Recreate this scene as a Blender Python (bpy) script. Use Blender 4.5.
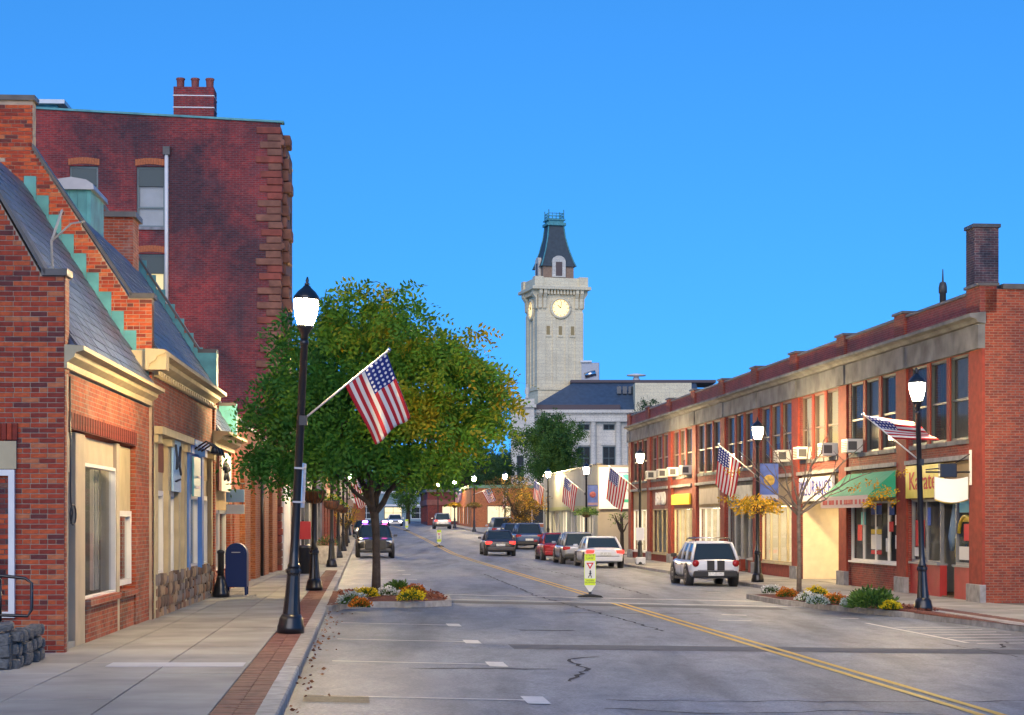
import bpy, bmesh, math, random
from math import radians, sin, cos, pi, atan, sqrt
from mathutils import Vector, Matrix
rnd = random.Random(7)
sc = bpy.context.scene
for o in list(bpy.data.objects):
    bpy.data.objects.remove(o, do_unlink=True)
col = sc.collection

# ------------------------------------------------------------------ camera, sky, sun, exposure
cam_d = bpy.data.cameras.new('camera'); cam = bpy.data.objects.new('camera', cam_d); col.objects.link(cam)
cam.location = (0, 0, 2.05); cam.rotation_euler = (radians(90), 0, 0)
cam_d.sensor_width = 36; cam_d.sensor_fit = 'HORIZONTAL'; cam_d.lens = 36*1850/1024
cam_d.shift_y = (520-357.5)/1024
cam_d.clip_start = 0.1; cam_d.clip_end = 6000
sc.camera = cam

SUN_ELEV, SUN_ROT = 26.0, 188.0          # degrees; rotation clockwise from +Y
world = bpy.data.worlds.new('World'); sc.world = world; world.use_nodes = True
wn = world.node_tree.nodes; wl = world.node_tree.links
bg = wn['Background']
sky = wn.new('ShaderNodeTexSky'); sky.sky_type = 'NISHITA'; sky.sun_disc = False
sky.sun_elevation = radians(SUN_ELEV); sky.sun_rotation = radians(SUN_ROT)
wtc = wn.new('ShaderNodeTexCoord'); wsp = wn.new('ShaderNodeSeparateXYZ'); wcb = wn.new('ShaderNodeCombineXYZ'); wma = wn.new('ShaderNodeMath')
wma.operation = 'MULTIPLY_ADD'; wma.inputs[1].default_value = 0.95; wma.inputs[2].default_value = 0.30; wma.use_clamp = False
wl.new(wtc.outputs['Generated'], wsp.inputs[0]); wl.new(wsp.outputs[2], wma.inputs[0])          # an even dusk blue: the pale band at the horizon is gone
wl.new(wsp.outputs[0], wcb.inputs[0]); wl.new(wsp.outputs[1], wcb.inputs[1]); wl.new(wma.outputs[0], wcb.inputs[2]); wl.new(wcb.outputs[0], sky.inputs[0])
sky.air_density = 1.0; sky.dust_density = 0.0; sky.ozone_density = 6.0; sky.altitude = 0
tint = wn.new('ShaderNodeMix'); tint.data_type = 'RGBA'; tint.blend_type = 'MULTIPLY'
tint.inputs[0].default_value = 1.0
tint.inputs[7].default_value = (0.28, 0.77, 1.0, 1)
wl.new(sky.outputs[0], tint.inputs[6]); wl.new(tint.outputs[2], bg.inputs[0])
bg.inputs[1].default_value = 0.135

sun_d = bpy.data.lights.new('sun', 'SUN'); sun = bpy.data.objects.new('sun', sun_d); col.objects.link(sun)
sun_d.energy = 0.9; sun_d.angle = radians(50); sun_d.color = (1.0, 0.84, 0.68)
_a, _e = radians(SUN_ROT), radians(SUN_ELEV)
_dir = Vector((sin(_a)*cos(_e), cos(_a)*cos(_e), sin(_e)))
sun.rotation_euler = _dir.to_track_quat('Z', 'Y').to_euler()

sc.view_settings.view_transform = 'Standard'; sc.view_settings.look = 'None'
sc.view_settings.exposure = 1.15; sc.view_settings.gamma = 1.0
sc.view_settings.use_curve_mapping = False
sc.cycles.use_denoising = True
sc.cycles.max_bounces = 6; sc.cycles.diffuse_bounces = 3; sc.cycles.glossy_bounces = 3
sc.cycles.transparent_max_bounces = 6; sc.cycles.sample_clamp_indirect = 6

# ------------------------------------------------------------------ the lie of the land
def lerp_tab(tab, x):
    if x <= tab[0][0]: return tab[0][1]
    for (a, va), (b, vb) in zip(tab, tab[1:]):
        if x <= b:
            k = (x-a)/(b-a); return va + (vb-va)*k
    return tab[-1][1]
def E(Y): return lerp_tab([(0, 0), (95, -.04), (112, 0), (150, .5), (190, .95), (240, 1.3), (320, 2.2), (600, 6), (3000, 20)], Y)
def CX(Y): return 6.86 - .093*Y                      # centre line of the street
def KL(Y): return -7.66 + .0138*min(Y, 150)          # left kerb, across from the centre line
def KR(Y): return lerp_tab([(0, 6.8), (80, 6.8), (115, 7.3), (140, 7.3), (160, 6.6), (600, 6.6)], Y)
def FADE(Y): return 1 - min(1, max(0, (Y-100)/70))
def G(t, Y):
    t = min(max(t, KL(Y)), KR(Y))
    return E(Y) - .022*t*FADE(Y)
def WL(Y): return G(KL(Y), Y) + .13                  # left and right pavements
def WR(Y): return G(KR(Y), Y) + .13
def S(t, Y, z=0.0): return Vector((CX(Y)+t, Y, z))
RA = atan(.093); LA = atan(.057)                     # headings of the street and of the left-hand row
def LX(Y): return -6.0 - .057*(Y-24.7)               # front of the left-hand row

# ------------------------------------------------------------------ mesh helpers
class MB:
    def __init__(s): s.v = []; s.f = []; s.m = []; s.s = []; s.c = None
    def add(s, vs, fs, mi=0, sm=False):
        b = len(s.v); s.v += [tuple(p) for p in vs]
        for f in fs: s.f.append(tuple(i+b for i in f)); s.m.append(mi); s.s.append(sm)
        return s
    def quad(s, a, b, c, d, mi=0): return s.add([a, b, c, d], [(0, 1, 2, 3)], mi)
    def box(s, x0, x1, y0, y1, z0, z1, mi=0):
        return s.add([(x0,y0,z0),(x1,y0,z0),(x1,y1,z0),(x0,y1,z0),(x0,y0,z1),(x1,y0,z1),(x1,y1,z1),(x0,y1,z1)],
                     [(0,3,2,1),(4,5,6,7),(0,1,5,4),(1,2,6,5),(2,3,7,6),(3,0,4,7)], mi)
    def prism(s, poly, axis, a, b, mi=0):
        """poly of 2-D points extruded along axis; axis 'y': poly is (x,z); 'x': (y,z); 'z': (x,y)"""
        def P(p, w):
            return (p[0], w, p[1]) if axis == 'y' else (w, p[0], p[1]) if axis == 'x' else (p[0], p[1], w)
        n = len(poly)
        vs = [P(p, a) for p in poly] + [P(p, b) for p in poly]
        fs = [tuple(range(n)), tuple(range(2*n-1, n-1, -1))] + [(i, i+n, (i+1) % n+n, (i+1) % n) for i in range(n)]
        return s.add(vs, fs, mi)
    def tube(s, pts, rad, n=8, mi=0, sm=True):
        pts = [Vector(p) for p in pts]
        if not isinstance(rad, (list, tuple)): rad = [rad]*len(pts)
        vs = []; up = None
        for i, p in enumerate(pts):
            d = (pts[min(i+1, len(pts)-1)] - pts[max(i-1, 0)])
            d = d.normalized() if d.length > 1e-9 else Vector((0, 0, 1))
            if up is None:
                up = Vector((1, 0, 0)) if abs(d.x) < .8 else Vector((0, 1, 0))
            x = up - d*up.dot(d)
            x = x.normalized() if x.length > 1e-6 else d.orthogonal().normalized()
            up = x; y = d.cross(x)
            for k in range(n):
                a = 2*pi*k/n; vs.append(p + (x*cos(a) + y*sin(a))*rad[i])
        fs = [(i*n+k, i*n+(k+1) % n, (i+1)*n+(k+1) % n, (i+1)*n+k) for i in range(len(pts)-1) for k in range(n)]
        fs += [tuple(range(n-1, -1, -1)), tuple(range((len(pts)-1)*n, len(pts)*n))]
        return s.add(vs, fs, mi, sm)
    def lathe(s, prof, n=12, c=(0, 0, 0), mi=0, sm=True, flute=0):
        vs = []
        for r, z in prof:
            for k in range(n):
                a = 2*pi*k/n; rr = r*(1-flute*(k % 2)); vs.append((c[0]+rr*cos(a), c[1]+rr*sin(a), c[2]+z))
        m = len(prof)
        fs = [(i*n+k, i*n+(k+1) % n, (i+1)*n+(k+1) % n, (i+1)*n+k) for i in range(m-1) for k in range(n)]
        fs += [tuple(range(n-1, -1, -1)), tuple(range((m-1)*n, m*n))]
        return s.add(vs, fs, mi, sm)
    def mesh(s, name, mats):
        me = bpy.data.meshes.new(name); me.from_pydata(s.v, [], s.f)
        for m in (mats if isinstance(mats, (list, tuple)) else [mats]): me.materials.append(m)
        if any(s.m): me.polygons.foreach_set('material_index', s.m)
        if any(s.s): me.polygons.foreach_set('use_smooth', s.s)
        me.update(); return me
    def build(s, name, mats, parent=None, loc=None, rotz=None, bevel=0, sub=0):
        o = obj(name, s.mesh(name, mats), parent, loc, rotz)
        if bevel:
            b = o.modifiers.new('bevel', 'BEVEL'); b.width = bevel; b.segments = 2; b.limit_method = 'ANGLE'
        if sub:
            b = o.modifiers.new('sub', 'SUBSURF'); b.levels = sub; b.render_levels = sub
        return o
def obj(name, me, parent=None, loc=None, rotz=None):
    o = bpy.data.objects.new(name, me); col.objects.link(o)
    if parent is not None: o.parent = parent
    if loc is not None: o.location = loc
    if rotz is not None: o.rotation_euler = (0, 0, rotz)
    return o
def tag(o, label=None, cat=None, group=None, kind=None):
    if label: o['label'] = label
    if cat: o['category'] = cat
    if group: o['group'] = group
    if kind: o['kind'] = kind
    return o
def thing(name, label, cat, loc=(0, 0, 0), rotz=0, group=None, kind=None):
    o = bpy.data.objects.new(name, None); col.objects.link(o)
    o.empty_display_size = .2; o.location = loc; o.rotation_euler = (0, 0, rotz)
    return tag(o, label, cat, group, kind)
def copy_tree(o, parent=None, kids=None):
    if kids is None:
        kids = {}
        for q in bpy.data.objects:
            if q.parent: kids.setdefault(q.parent.name, []).append(q)
    c = o.copy(); col.objects.link(c); c.parent = parent
    for ch in kids.get(o.name, []): copy_tree(ch, c, kids)
    return c
def BX(name, mat, parent, *b, bevel=0):
    return MB().box(*b).build(name, mat, parent, bevel=bevel)

# ------------------------------------------------------------------ materials
MATS = {}
def new_mat(name):
    m = bpy.data.materials.new(name); m.use_nodes = True
    return m, m.node_tree.nodes, m.node_tree.links, m.node_tree.nodes['Principled BSDF']
def N(nt, t, **kw):
    n = nt.new(t)
    for k, v in kw.items(): setattr(n, k, v)
    return n
def ramp(ns, stops):
    r = ns.new('ShaderNodeValToRGB'); e = r.color_ramp.elements
    while len(e) < len(stops): e.new(.5)
    for q, (p, c) in zip(e, stops):
        q.position = p; q.color = (*c, 1) if len(c) == 3 else c
    return r
def mat(name, c, rough=.7, metal=0, var=.0, scale=4, emit=0, ecol=None, bump=0, spec=.5, coat=0, bscale=60, piece=0):
    """plain material with soft uneven colour and fine relief"""
    if name in MATS: return MATS[name]
    m, ns, ls, b = new_mat(name)
    b.inputs['Base Color'].default_value = (*c, 1); b.inputs['Roughness'].default_value = rough
    b.inputs['Metallic'].default_value = metal; b.inputs['Specular IOR Level'].default_value = spec
    if coat: b.inputs['Coat Weight'].default_value = coat; b.inputs['Coat Roughness'].default_value = .08
    if emit:
        b.inputs['Emission Color'].default_value = (*(ecol or c), 1); b.inputs['Emission Strength'].default_value = emit
    if var or bump:
        tc = N(ns, 'ShaderNodeTexCoord')
    if var:
        nz = N(ns, 'ShaderNodeTexNoise'); nz.inputs['Scale'].default_value = scale; nz.inputs['Detail'].default_value = 6
        ls.new(tc.outputs['Object'], nz.inputs['Vector'])
        r = ramp(ns, [(.3, tuple(x*(1-var) for x in c)), (.7, tuple(min(1, x*(1+var*.8)) for x in c))])
        ls.new(nz.outputs[0], r.inputs[0]); ls.new(r.outputs[0], b.inputs['Base Color'])
        if piece:      # each piece a shade of its own
            oi = N(ns, 'ShaderNodeObjectInfo'); pr_ = ramp(ns, [(0, (1-piece,)*3), (1, (1+piece,)*3)]); ls.new(oi.outputs['Random'], pr_.inputs[0])
            pm_ = N(ns, 'ShaderNodeMix'); pm_.data_type = 'RGBA'; pm_.blend_type = 'MULTIPLY'; pm_.inputs[0].default_value = 1
            ls.new(r.outputs[0], pm_.inputs[6]); ls.new(pr_.outputs[0], pm_.inputs[7]); ls.new(pm_.outputs[2], b.inputs['Base Color'])
    if bump:
        n2 = N(ns, 'ShaderNodeTexNoise'); n2.inputs['Scale'].default_value = bscale; n2.inputs['Detail'].default_value = 4
        ls.new(tc.outputs['Object'], n2.inputs['Vector'])
        bp = N(ns, 'ShaderNodeBump'); bp.inputs['Strength'].default_value = bump; bp.inputs['Distance'].default_value = .02
        ls.new(n2.outputs[0], bp.inputs['Height']); ls.new(bp.outputs[0], b.inputs['Normal'])
    MATS[name] = m; return m

def wall_uv(ns, ls):
    """(along the wall, height) from object coordinates whichever way the wall faces"""
    tc = N(ns, 'ShaderNodeTexCoord')
    sp = N(ns, 'ShaderNodeSeparateXYZ'); ls.new(tc.outputs['Object'], sp.inputs[0])
    sn = N(ns, 'ShaderNodeSeparateXYZ'); ls.new(tc.outputs['Normal'], sn.inputs[0])
    ab = N(ns, 'ShaderNodeMath', operation='ABSOLUTE'); ls.new(sn.outputs[0], ab.inputs[0])
    gt = N(ns, 'ShaderNodeMath', operation='GREATER_THAN'); ls.new(ab.outputs[0], gt.inputs[0]); gt.inputs[1].default_value = .7
    mx = N(ns, 'ShaderNodeMix'); mx.data_type = 'FLOAT'
    ls.new(gt.outputs[0], mx.inputs[0]); ls.new(sp.outputs[0], mx.inputs[2]); ls.new(sp.outputs[1], mx.inputs[3])
    cb = N(ns, 'ShaderNodeCombineXYZ'); ls.new(mx.outputs[0], cb.inputs[0]); ls.new(sp.outputs[2], cb.inputs[1])
    return tc, cb
def brick_mat(name, c1, c2, mortar, dark=None, dark_amt=.0, dscale=.5, pale=None, pale_amt=0, soft=1.0, w=.225, h=.0675, bump=.5, thr=.52, msize=.007):
    if name in MATS: return MATS[name]
    m, ns, ls, b = new_mat(name)
    tc, uv = wall_uv(ns, ls)
    br = N(ns, 'ShaderNodeTexBrick'); br.offset = .5
    br.inputs['Scale'].default_value = 1; br.inputs['Brick Width'].default_value = w; br.inputs['Row Height'].default_value = h
    br.inputs['Mortar Size'].default_value = msize; br.inputs['Mortar Smooth'].default_value = .3; br.inputs['Bias'].default_value = -.1
    br.inputs['Color1'].default_value = (*c1, 1); br.inputs['Color2'].default_value = (*c2, 1); br.inputs['Mortar'].default_value = (*mortar, 1)
    ls.new(uv.outputs[0], br.inputs['Vector'])
    # brick-to-brick firing differences, at brick scale
    v = N(ns, 'ShaderNodeTexNoise'); v.inputs['Scale'].default_value = 5.5; v.inputs['Detail'].default_value = 3; v.inputs['Roughness'].default_value = .8
    ls.new(uv.outputs[0], v.inputs['Vector'])
    r1 = ramp(ns, [(.3, (.6, .58, .6)), (.52, (1, 1, 1)), (.75, (1.3, 1.22, 1.1))])
    ls.new(v.outputs[0], r1.inputs[0])
    mu = N(ns, 'ShaderNodeMix'); mu.data_type = 'RGBA'; mu.blend_type = 'MULTIPLY'; mu.inputs[0].default_value = .8
    ls.new(br.outputs[0], mu.inputs[6]); ls.new(r1.outputs[0], mu.inputs[7])
    out = mu.outputs[2]
    for c, amt, sc_, th in ((dark, dark_amt, dscale, thr), (pale, pale_amt, dscale*1.7+.1, .58)):
        if not c or not amt: continue
        n2 = N(ns, 'ShaderNodeTexNoise'); n2.inputs['Scale'].default_value = sc_; n2.inputs['Detail'].default_value = 7; n2.inputs['Roughness'].default_value = .62
        n2.inputs['Distortion'].default_value = .4
        ls.new(tc.outputs['Object'], n2.inputs['Vector'])
        r2 = ramp(ns, [(th-.07*soft, (0, 0, 0)), (th+.1*soft, (amt, amt, amt))]); ls.new(n2.outputs[0], r2.inputs[0])
        m2 = N(ns, 'ShaderNodeMix'); m2.data_type = 'RGBA'; m2.blend_type = 'MULTIPLY' if c is dark else 'MIX'
        m2.inputs[7].default_value = (*[min(1, max(.22, 2*q/(x1+x2))) for q, x1, x2 in zip(c, c1, c2)], 1) if c is dark else (*c, 1)
        ls.new(r2.outputs[0], m2.inputs[0]); ls.new(out, m2.inputs[6]); out = m2.outputs[2]
    ls.new(out, b.inputs['Base Color']); b.inputs['Roughness'].default_value = .85
    bp = N(ns, 'ShaderNodeBump'); bp.inputs['Strength'].default_value = bump; bp.inputs['Distance'].default_value = .012; bp.invert = True
    ls.new(br.outputs['Fac'], bp.inputs['Height']); ls.new(bp.outputs[0], b.inputs['Normal'])
    MATS[name] = m; return m
def tint_mat(name, ca, cb_, rough=.6, attr='tint', trans=0.0, spec=.3, cc=None):
    """colour of each leaf or petal from a per-face value"""
    if name in MATS: return MATS[name]
    m, ns, ls, b = new_mat(name)
    at = N(ns, 'ShaderNodeAttribute'); at.attribute_name = attr
    st = [(0, ca), (1, cb_)] if cc is None else [(0, ca), (.55, cc), (1, cb_)]
    r = ramp(ns, st); ls.new(at.outputs['Fac'], r.inputs[0]); ls.new(r.outputs[0], b.inputs['Base Color'])
    b.inputs['Roughness'].default_value = rough; b.inputs['Specular IOR Level'].default_value = spec
    if trans:
        tr = N(ns, 'ShaderNodeBsdfTranslucent'); ls.new(r.outputs[0], tr.inputs[0])
        mx = N(ns, 'ShaderNodeMixShader'); mx.inputs[0].default_value = trans
        ls.new(b.outputs[0], mx.inputs[1]); ls.new(tr.outputs[0], mx.inputs[2])
        ls.new(mx.outputs[0], ns['Material Output'].inputs[0])
    MATS[name] = m; return m
def glass_mat(name, clear=.5, tintc=(.03, .04, .05), rough=.03, ior=1.45):
    """window glass: partly clear, partly mirror of the street"""
    if name in MATS: return MATS[name]
    m, ns, ls, b = new_mat(name)
    b.inputs['Base Color'].default_value = (*tintc, 1); b.inputs['Roughness'].default_value = rough
    b.inputs['Specular IOR Level'].default_value = .28 if clear else .5; b.inputs['IOR'].default_value = ior
    t = N(ns, 'ShaderNodeBsdfTransparent'); t.inputs[0].default_value = (.9, .93, .95, 1)
    mx = N(ns, 'ShaderNodeMixShader'); mx.inputs[0].default_value = clear
    ls.new(b.outputs[0], mx.inputs[1]); ls.new(t.outputs[0], mx.inputs[2]); ls.new(mx.outputs[0], ns['Material Output'].inputs[0])
    MATS[name] = m; return m

def asphalt_mat():
    m, ns, ls, b = new_mat('asphalt')
    tc = N(ns, 'ShaderNodeTexCoord')
    mp = N(ns, 'ShaderNodeMapping'); mp.inputs['Scale'].default_value = (1, .28, 1); ls.new(tc.outputs['Object'], mp.inputs[0])
    n1 = N(ns, 'ShaderNodeTexNoise'); n1.inputs['Scale'].default_value = .55; n1.inputs['Detail'].default_value = 8; n1.inputs['Roughness'].default_value = .6
    ls.new(mp.outputs[0], n1.inputs['Vector'])
    r1 = ramp(ns, [(.3, (.12, .138, .17)), (.5, (.175, .198, .238)), (.72, (.228, .25, .288))]); ls.new(n1.outputs[0], r1.inputs[0])
    n2 = N(ns, 'ShaderNodeTexNoise'); n2.inputs['Scale'].default_value = 26; n2.inputs['Detail'].default_value = 5; n2.inputs['Roughness'].default_value = .8
    ls.new(tc.outputs['Object'], n2.inputs['Vector'])
    r2 = ramp(ns, [(.3, (.42, .42, .44)), (.7, (1.6, 1.58, 1.54))]); ls.new(n2.outputs[0], r2.inputs[0])
    mu = N(ns, 'ShaderNodeMix'); mu.data_type = 'RGBA'; mu.blend_type = 'MULTIPLY'; mu.inputs[0].default_value = .95
    ls.new(r1.outputs[0], mu.inputs[6]); ls.new(r2.outputs[0], mu.inputs[7])
    # oil and tyre stains stretched along the traffic
    mp2 = N(ns, 'ShaderNodeMapping'); mp2.inputs['Scale'].default_value = (.9, .07, 1); mp2.inputs['Rotation'].default_value = (0, 0, -RA)
    ls.new(tc.outputs['Object'], mp2.inputs[0])
    n3 = N(ns, 'ShaderNodeTexNoise'); n3.inputs['Scale'].default_value = 1.0; n3.inputs['Detail'].default_value = 6; ls.new(mp2.outputs[0], n3.inputs['Vector'])
    r3 = ramp(ns, [(.5, (1, 1, 1)), (.68, (.5, .5, .53))]); ls.new(n3.outputs[0], r3.inputs[0])
    m2 = N(ns, 'ShaderNodeMix'); m2.data_type = 'RGBA'; m2.blend_type = 'MULTIPLY'; m2.inputs[0].default_value = 1
    ls.new(mu.outputs[2], m2.inputs[6]); ls.new(r3.outputs[0], m2.inputs[7])
    # blotches of wear at the size of a hand and of a wheel
    n4 = N(ns, 'ShaderNodeTexNoise'); n4.inputs['Scale'].default_value = 2.6; n4.inputs['Detail'].default_value = 9; n4.inputs['Roughness'].default_value = .72; n4.inputs['Distortion'].default_value = .6
    mp4 = N(ns, 'ShaderNodeMapping'); mp4.inputs['Scale'].default_value = (1, .4, 1); ls.new(tc.outputs['Object'], mp4.inputs[0]); ls.new(mp4.outputs[0], n4.inputs['Vector'])
    r4 = ramp(ns, [(.32, (.66, .67, .7)), (.5, (1, 1, 1)), (.68, (1.28, 1.27, 1.24))]); ls.new(n4.outputs[0], r4.inputs[0])
    m4 = N(ns, 'ShaderNodeMix'); m4.data_type = 'RGBA'; m4.blend_type = 'MULTIPLY'; m4.inputs[0].default_value = .9
    ls.new(m2.outputs[2], m4.inputs[6]); ls.new(r4.outputs[0], m4.inputs[7]); m2 = m4
    ls.new(m2.outputs[2], b.inputs['Base Color']); b.inputs['Roughness'].default_value = .62
    b.inputs['Specular IOR Level'].default_value = .35
    bp = N(ns, 'ShaderNodeBump'); bp.inputs['Strength'].default_value = .35; bp.inputs['Distance'].default_value = .01
    ls.new(n2.outputs[0], bp.inputs['Height']); ls.new(bp.outputs[0], b.inputs['Normal'])
    return m
def paint_mat(name, c):
    """road paint worn through to the asphalt in places"""
    m, ns, ls, b = new_mat(name)
    tc = N(ns, 'ShaderNodeTexCoord')
    n = N(ns, 'ShaderNodeTexNoise'); n.inputs['Scale'].default_value = 7; n.inputs['Detail'].default_value = 8; n.inputs['Roughness'].default_value = .75
    ls.new(tc.outputs['Object'], n.inputs['Vector'])
    r = ramp(ns, [(.3, (.13, .13, .13)), (.4, tuple(x*.8 for x in c)), (.75, c)]); ls.new(n.outputs[0], r.inputs[0])
    ls.new(r.outputs[0], b.inputs['Base Color']); b.inputs['Roughness'].default_value = .6
    return m
A = dict(
    asphalt=asphalt_mat(), white_paint=paint_mat('white_road_paint', (.62, .62, .62)), yellow_paint=paint_mat('yellow_road_paint', (.72, .43, .03)),
    tar=mat('tar_seal', (.045, .048, .056), .85, spec=.1, var=.3, scale=9),
    patch=mat('asphalt_patch', (.092, .1, .116), .85, var=.25, scale=5, bump=.3),
    concrete=mat('pavement_concrete', (.32, .305, .27), .8, var=.3, scale=.9, bump=.35, piece=.1),
    concrete_new=mat('pale_concrete', (.5, .5, .5), .8, var=.1, scale=2, bump=.2),
    joint=mat('pavement_joint', (.12, .105, .09), .9),
    granite=mat('kerb_granite', (.34, .32, .29), .75, var=.3, scale=6, bump=.4, piece=.18),
    paver=mat('brick_paver', (.2, .08, .055), .8, var=.35, scale=7, bump=.2),
    earth=mat('earth', (.12, .1, .075), .9, var=.3, scale=.1),
    mulch=mat('bark_mulch', (.16, .05, .03), .95, var=.5, scale=22, bump=1, bscale=45),
    brick_left=brick_mat('orange_brick', (.37, .07, .024), (.21, .034, .016), (.27, .2, .15), (.07, .04, .045), .55, .9, (.45, .33, .27), .25, thr=.56),
    brick_tall=brick_mat('dark_red_brick', (.36, .03, .026), (.19, .018, .019), (.22, .085, .08), (.06, .014, .018), .95, .26, (.26, .12, .13), .15, soft=1.0, thr=.5, msize=.012),
    brick_right=brick_mat('red_brick', (.24, .03, .02), (.13, .017, .015), (.2, .1, .075), (.08, .02, .025), .6, .5, thr=.52),
    brick_end=brick_mat('shade_patched_brick', (.29, .052, .02), (.15, .024, .014), (.22, .12, .08), (.1, .022, .035), .75, .2, thr=.47, msize=.01),  # random purple-dark patches put the wall's unlit tone into the colour
    brick_arch=brick_mat('arched_wall_brick', (.42, .12, .035), (.3, .075, .028), (.4, .24, .13), (.2, .07, .04), .3, .6),
    brick_pier=mat('smooth_red_brick_pier', (.21, .028, .014), .8, var=.25, scale=6, bump=.15),
    brick_parapet=brick_mat('parapet_brick', (.22, .03, .036), (.15, .02, .028), (.2, .11, .11), (.06, .02, .03), .5, .5),
    chimney_brick=brick_mat('sooty_chimney_brick', (.17, .07, .07), (.07, .05, .06), (.26, .22, .2), (.02, .02, .028), .8, .9, thr=.48),
    mortar=mat('old_mortar', (.38, .31, .24), .95, var=.25, scale=3, bump=.3),
    stone=mat('weathered_limestone', (.125, .13, .135), .85, var=.5, scale=1.4, bump=.2),
    stone_dark=mat('grey_granite_base', (.22, .22, .23), .8, var=.3, scale=5),
    brownstone=mat('brownstone', (.2, .085, .055), .85, var=.4, scale=2.5, bump=.5, bscale=8),
    slate=mat('blue_slate', (.07, .095, .15), .42, var=.35, scale=3, piece=.4),
    copper=mat('green_copper', (.085, .3, .31), .6, var=.3, scale=3),
    coping=mat('dark_metal_coping', (.075, .07, .065), .5, var=.3, scale=4),
    cream=mat('cream_paint', (.44, .36, .21), .6, var=.15, scale=3),
    beige=mat('beige_panel', (.43, .36, .26), .65, var=.12, scale=2.5),
    tan=mat('tan_sign_band', (.3, .22, .12), .75, var=.15, scale=2),
    white=mat('white_trim', (.7, .69, .66), .5, var=.08, scale=3),
    blue=mat('blue_shopfront_paint', (.06, .2, .52), .5, var=.12, scale=3),
    sky_blue=mat('pale_blue_board', (.3, .48, .68), .5, var=.1, scale=2),
    red_paint=mat('red_bulkhead_paint', (.33, .025, .025), .5, var=.15, scale=3),
    maroon=mat('maroon_board', (.2, .06, .045), .6, var=.2, scale=3),
    black=mat('black_enamel', (.012, .013, .016), .28, spec=.6),
    iron=mat('black_iron', (.015, .016, .02), .42),
    rubber=mat('black_rubber', (.015, .015, .015), .8),
    chrome=mat('chrome', (.6, .6, .62), .2, metal=1),
    grey=mat('grey_metal', (.3, .31, .33), .45, metal=.6, var=.1),
    ac=mat('window_unit_plastic', (.55, .54, .5), .5, var=.08),
    vent=mat('vent_dark', (.06, .06, .065), .6),
    street_glass=glass_mat('street_glass', .72, (.08, .11, .13)), glass=glass_mat('window_glass', .3, (.05, .055, .055), .06, 1.22), shop_glass=glass_mat('shop_glass', .62), car_glass=glass_mat('car_glass', .0, (.022, .035, .048), .06),
    frame=mat('dark_window_frame', (.05, .06, .06), .5), frame_green=mat('grey_green_frame', (.14, .19, .19), .5),
    frame_brown=mat('brown_window_frame', (.12, .075, .055), .5),
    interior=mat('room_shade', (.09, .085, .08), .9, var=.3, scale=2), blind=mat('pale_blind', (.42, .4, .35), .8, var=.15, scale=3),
    warm_room=mat('warm_plaster', (.72, .6, .42), .8, var=.08),
    lit=mat('lit_window', (.9, .75, .45), .8, emit=.5, ecol=(1, .75, .3)),
    lit_shop=mat('glowing_shop_wall', (.7, .6, .45), .8, emit=2.2, ecol=(1, .78, .45), var=.5, scale=1.5),  # wall emits its own glow in place of shop lighting
    lamp=mat('lamp_globe', (1, .95, .85), .3, emit=620, ecol=(1, .71, .33)),
    wood=mat('bare_wood', (.16, .1, .06), .8, var=.3), bark=mat('bark', (.055, .042, .034), .9, var=.4, scale=9, bump=.6, bscale=25),
    bark_pale=mat('grey_bark', (.15, .12, .095), .9, var=.4, scale=9, bump=.5, bscale=25),
    rock=mat('field_stone', (.13, .13, .125), .9, var=.5, scale=5, bump=.6, bscale=14),
)
# ------------------------------------------------------------------ ground, road, pavements
mb = MB()
ys = [-60, 0, 40, 80, 100, 112, 130, 150, 170, 190, 215, 240, 280, 320, 400, 600, 1000, 2000, 3000]
xs = [-2500, -600, -200, -60, 60, 200, 600, 2500]
for y in ys:
    for x in xs: mb.v.append((x, y, E(y)-.42))
for i in range(len(ys)-1):
    for j in range(len(xs)-1):
        a = i*len(xs)+j; mb.f.append((a, a+1, a+1+len(xs), a+len(xs))); mb.m.append(0); mb.s.append(False)
tag(mb.build('ground', A['earth']), kind='structure')

def strip(fL, fR, Y0, Y1, dz, step=4.0, nt=1):
    """sheet between two lines across the street, following the road"""
    m = MB(); n = max(1, int(math.ceil((Y1-Y0)/step)))
    for i in range(n+1):
        Y = Y0+(Y1-Y0)*i/n
        for k in range(nt+1):
            t = fL(Y)+(fR(Y)-fL(Y))*k/nt
            m.v.append((CX(Y)+t, Y, G(t, Y)+dz))
    w = nt+1
    for i in range(n):
        for k in range(nt):
            a = i*w+k; m.f.append((a, a+1, a+1+w, a+w)); m.m.append(0); m.s.append(True)
    return m
road = tag(strip(KL, KR, -10, 420, 0, 4, 6).build('road', A['asphalt']), kind='structure')
cst = lambda v: (lambda Y: v)
# double yellow centre line, broken at the crosswalk
for a, b in ((6, 46.2), (50.6, 330)):
    for off in (-.17, .07):
        strip(cst(off), cst(off+.11), a, b, .008, 3).build('yellow_line', A['yellow_paint'], road)
# parking stalls on the left: a line across and a T mark at its outer end
for Y, m_t in ((20.0, .0), (25.0, .02), (29.65, .0), (34.4, .0)):
    tm = Y and (-4.75)
    ym = Y
    strip(lambda q: KL(q)+.35, cst(-4.86), ym-.05, ym+.05, .006).build('stall_line', A['white_paint'], road)
    strip(cst(-4.87), cst(-4.62), ym-.42, ym+.42, .009).build('stall_mark', A['white_paint'], road)
for Y in (56, 61.5, 67, 72.5, 78):
    strip(cst(-4.6), cst(-4.3), Y-.2, Y+.2, .006).build('stall_mark', A['white_paint'], road)
    strip(lambda q: KL(q)+.4, cst(-4.6), Y-.05, Y+.05, .006).build('stall_line', A['white_paint'], road)
# crosswalk
for Y in (45.9, 48.9):
    strip(lambda q: KL(q)+(2.9 if q < 47 else .2), cst(6.2 if Y > 47 else 4.6), Y-.13, Y+.13, .012).build('crosswalk_line', A['white_paint'], road)
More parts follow.
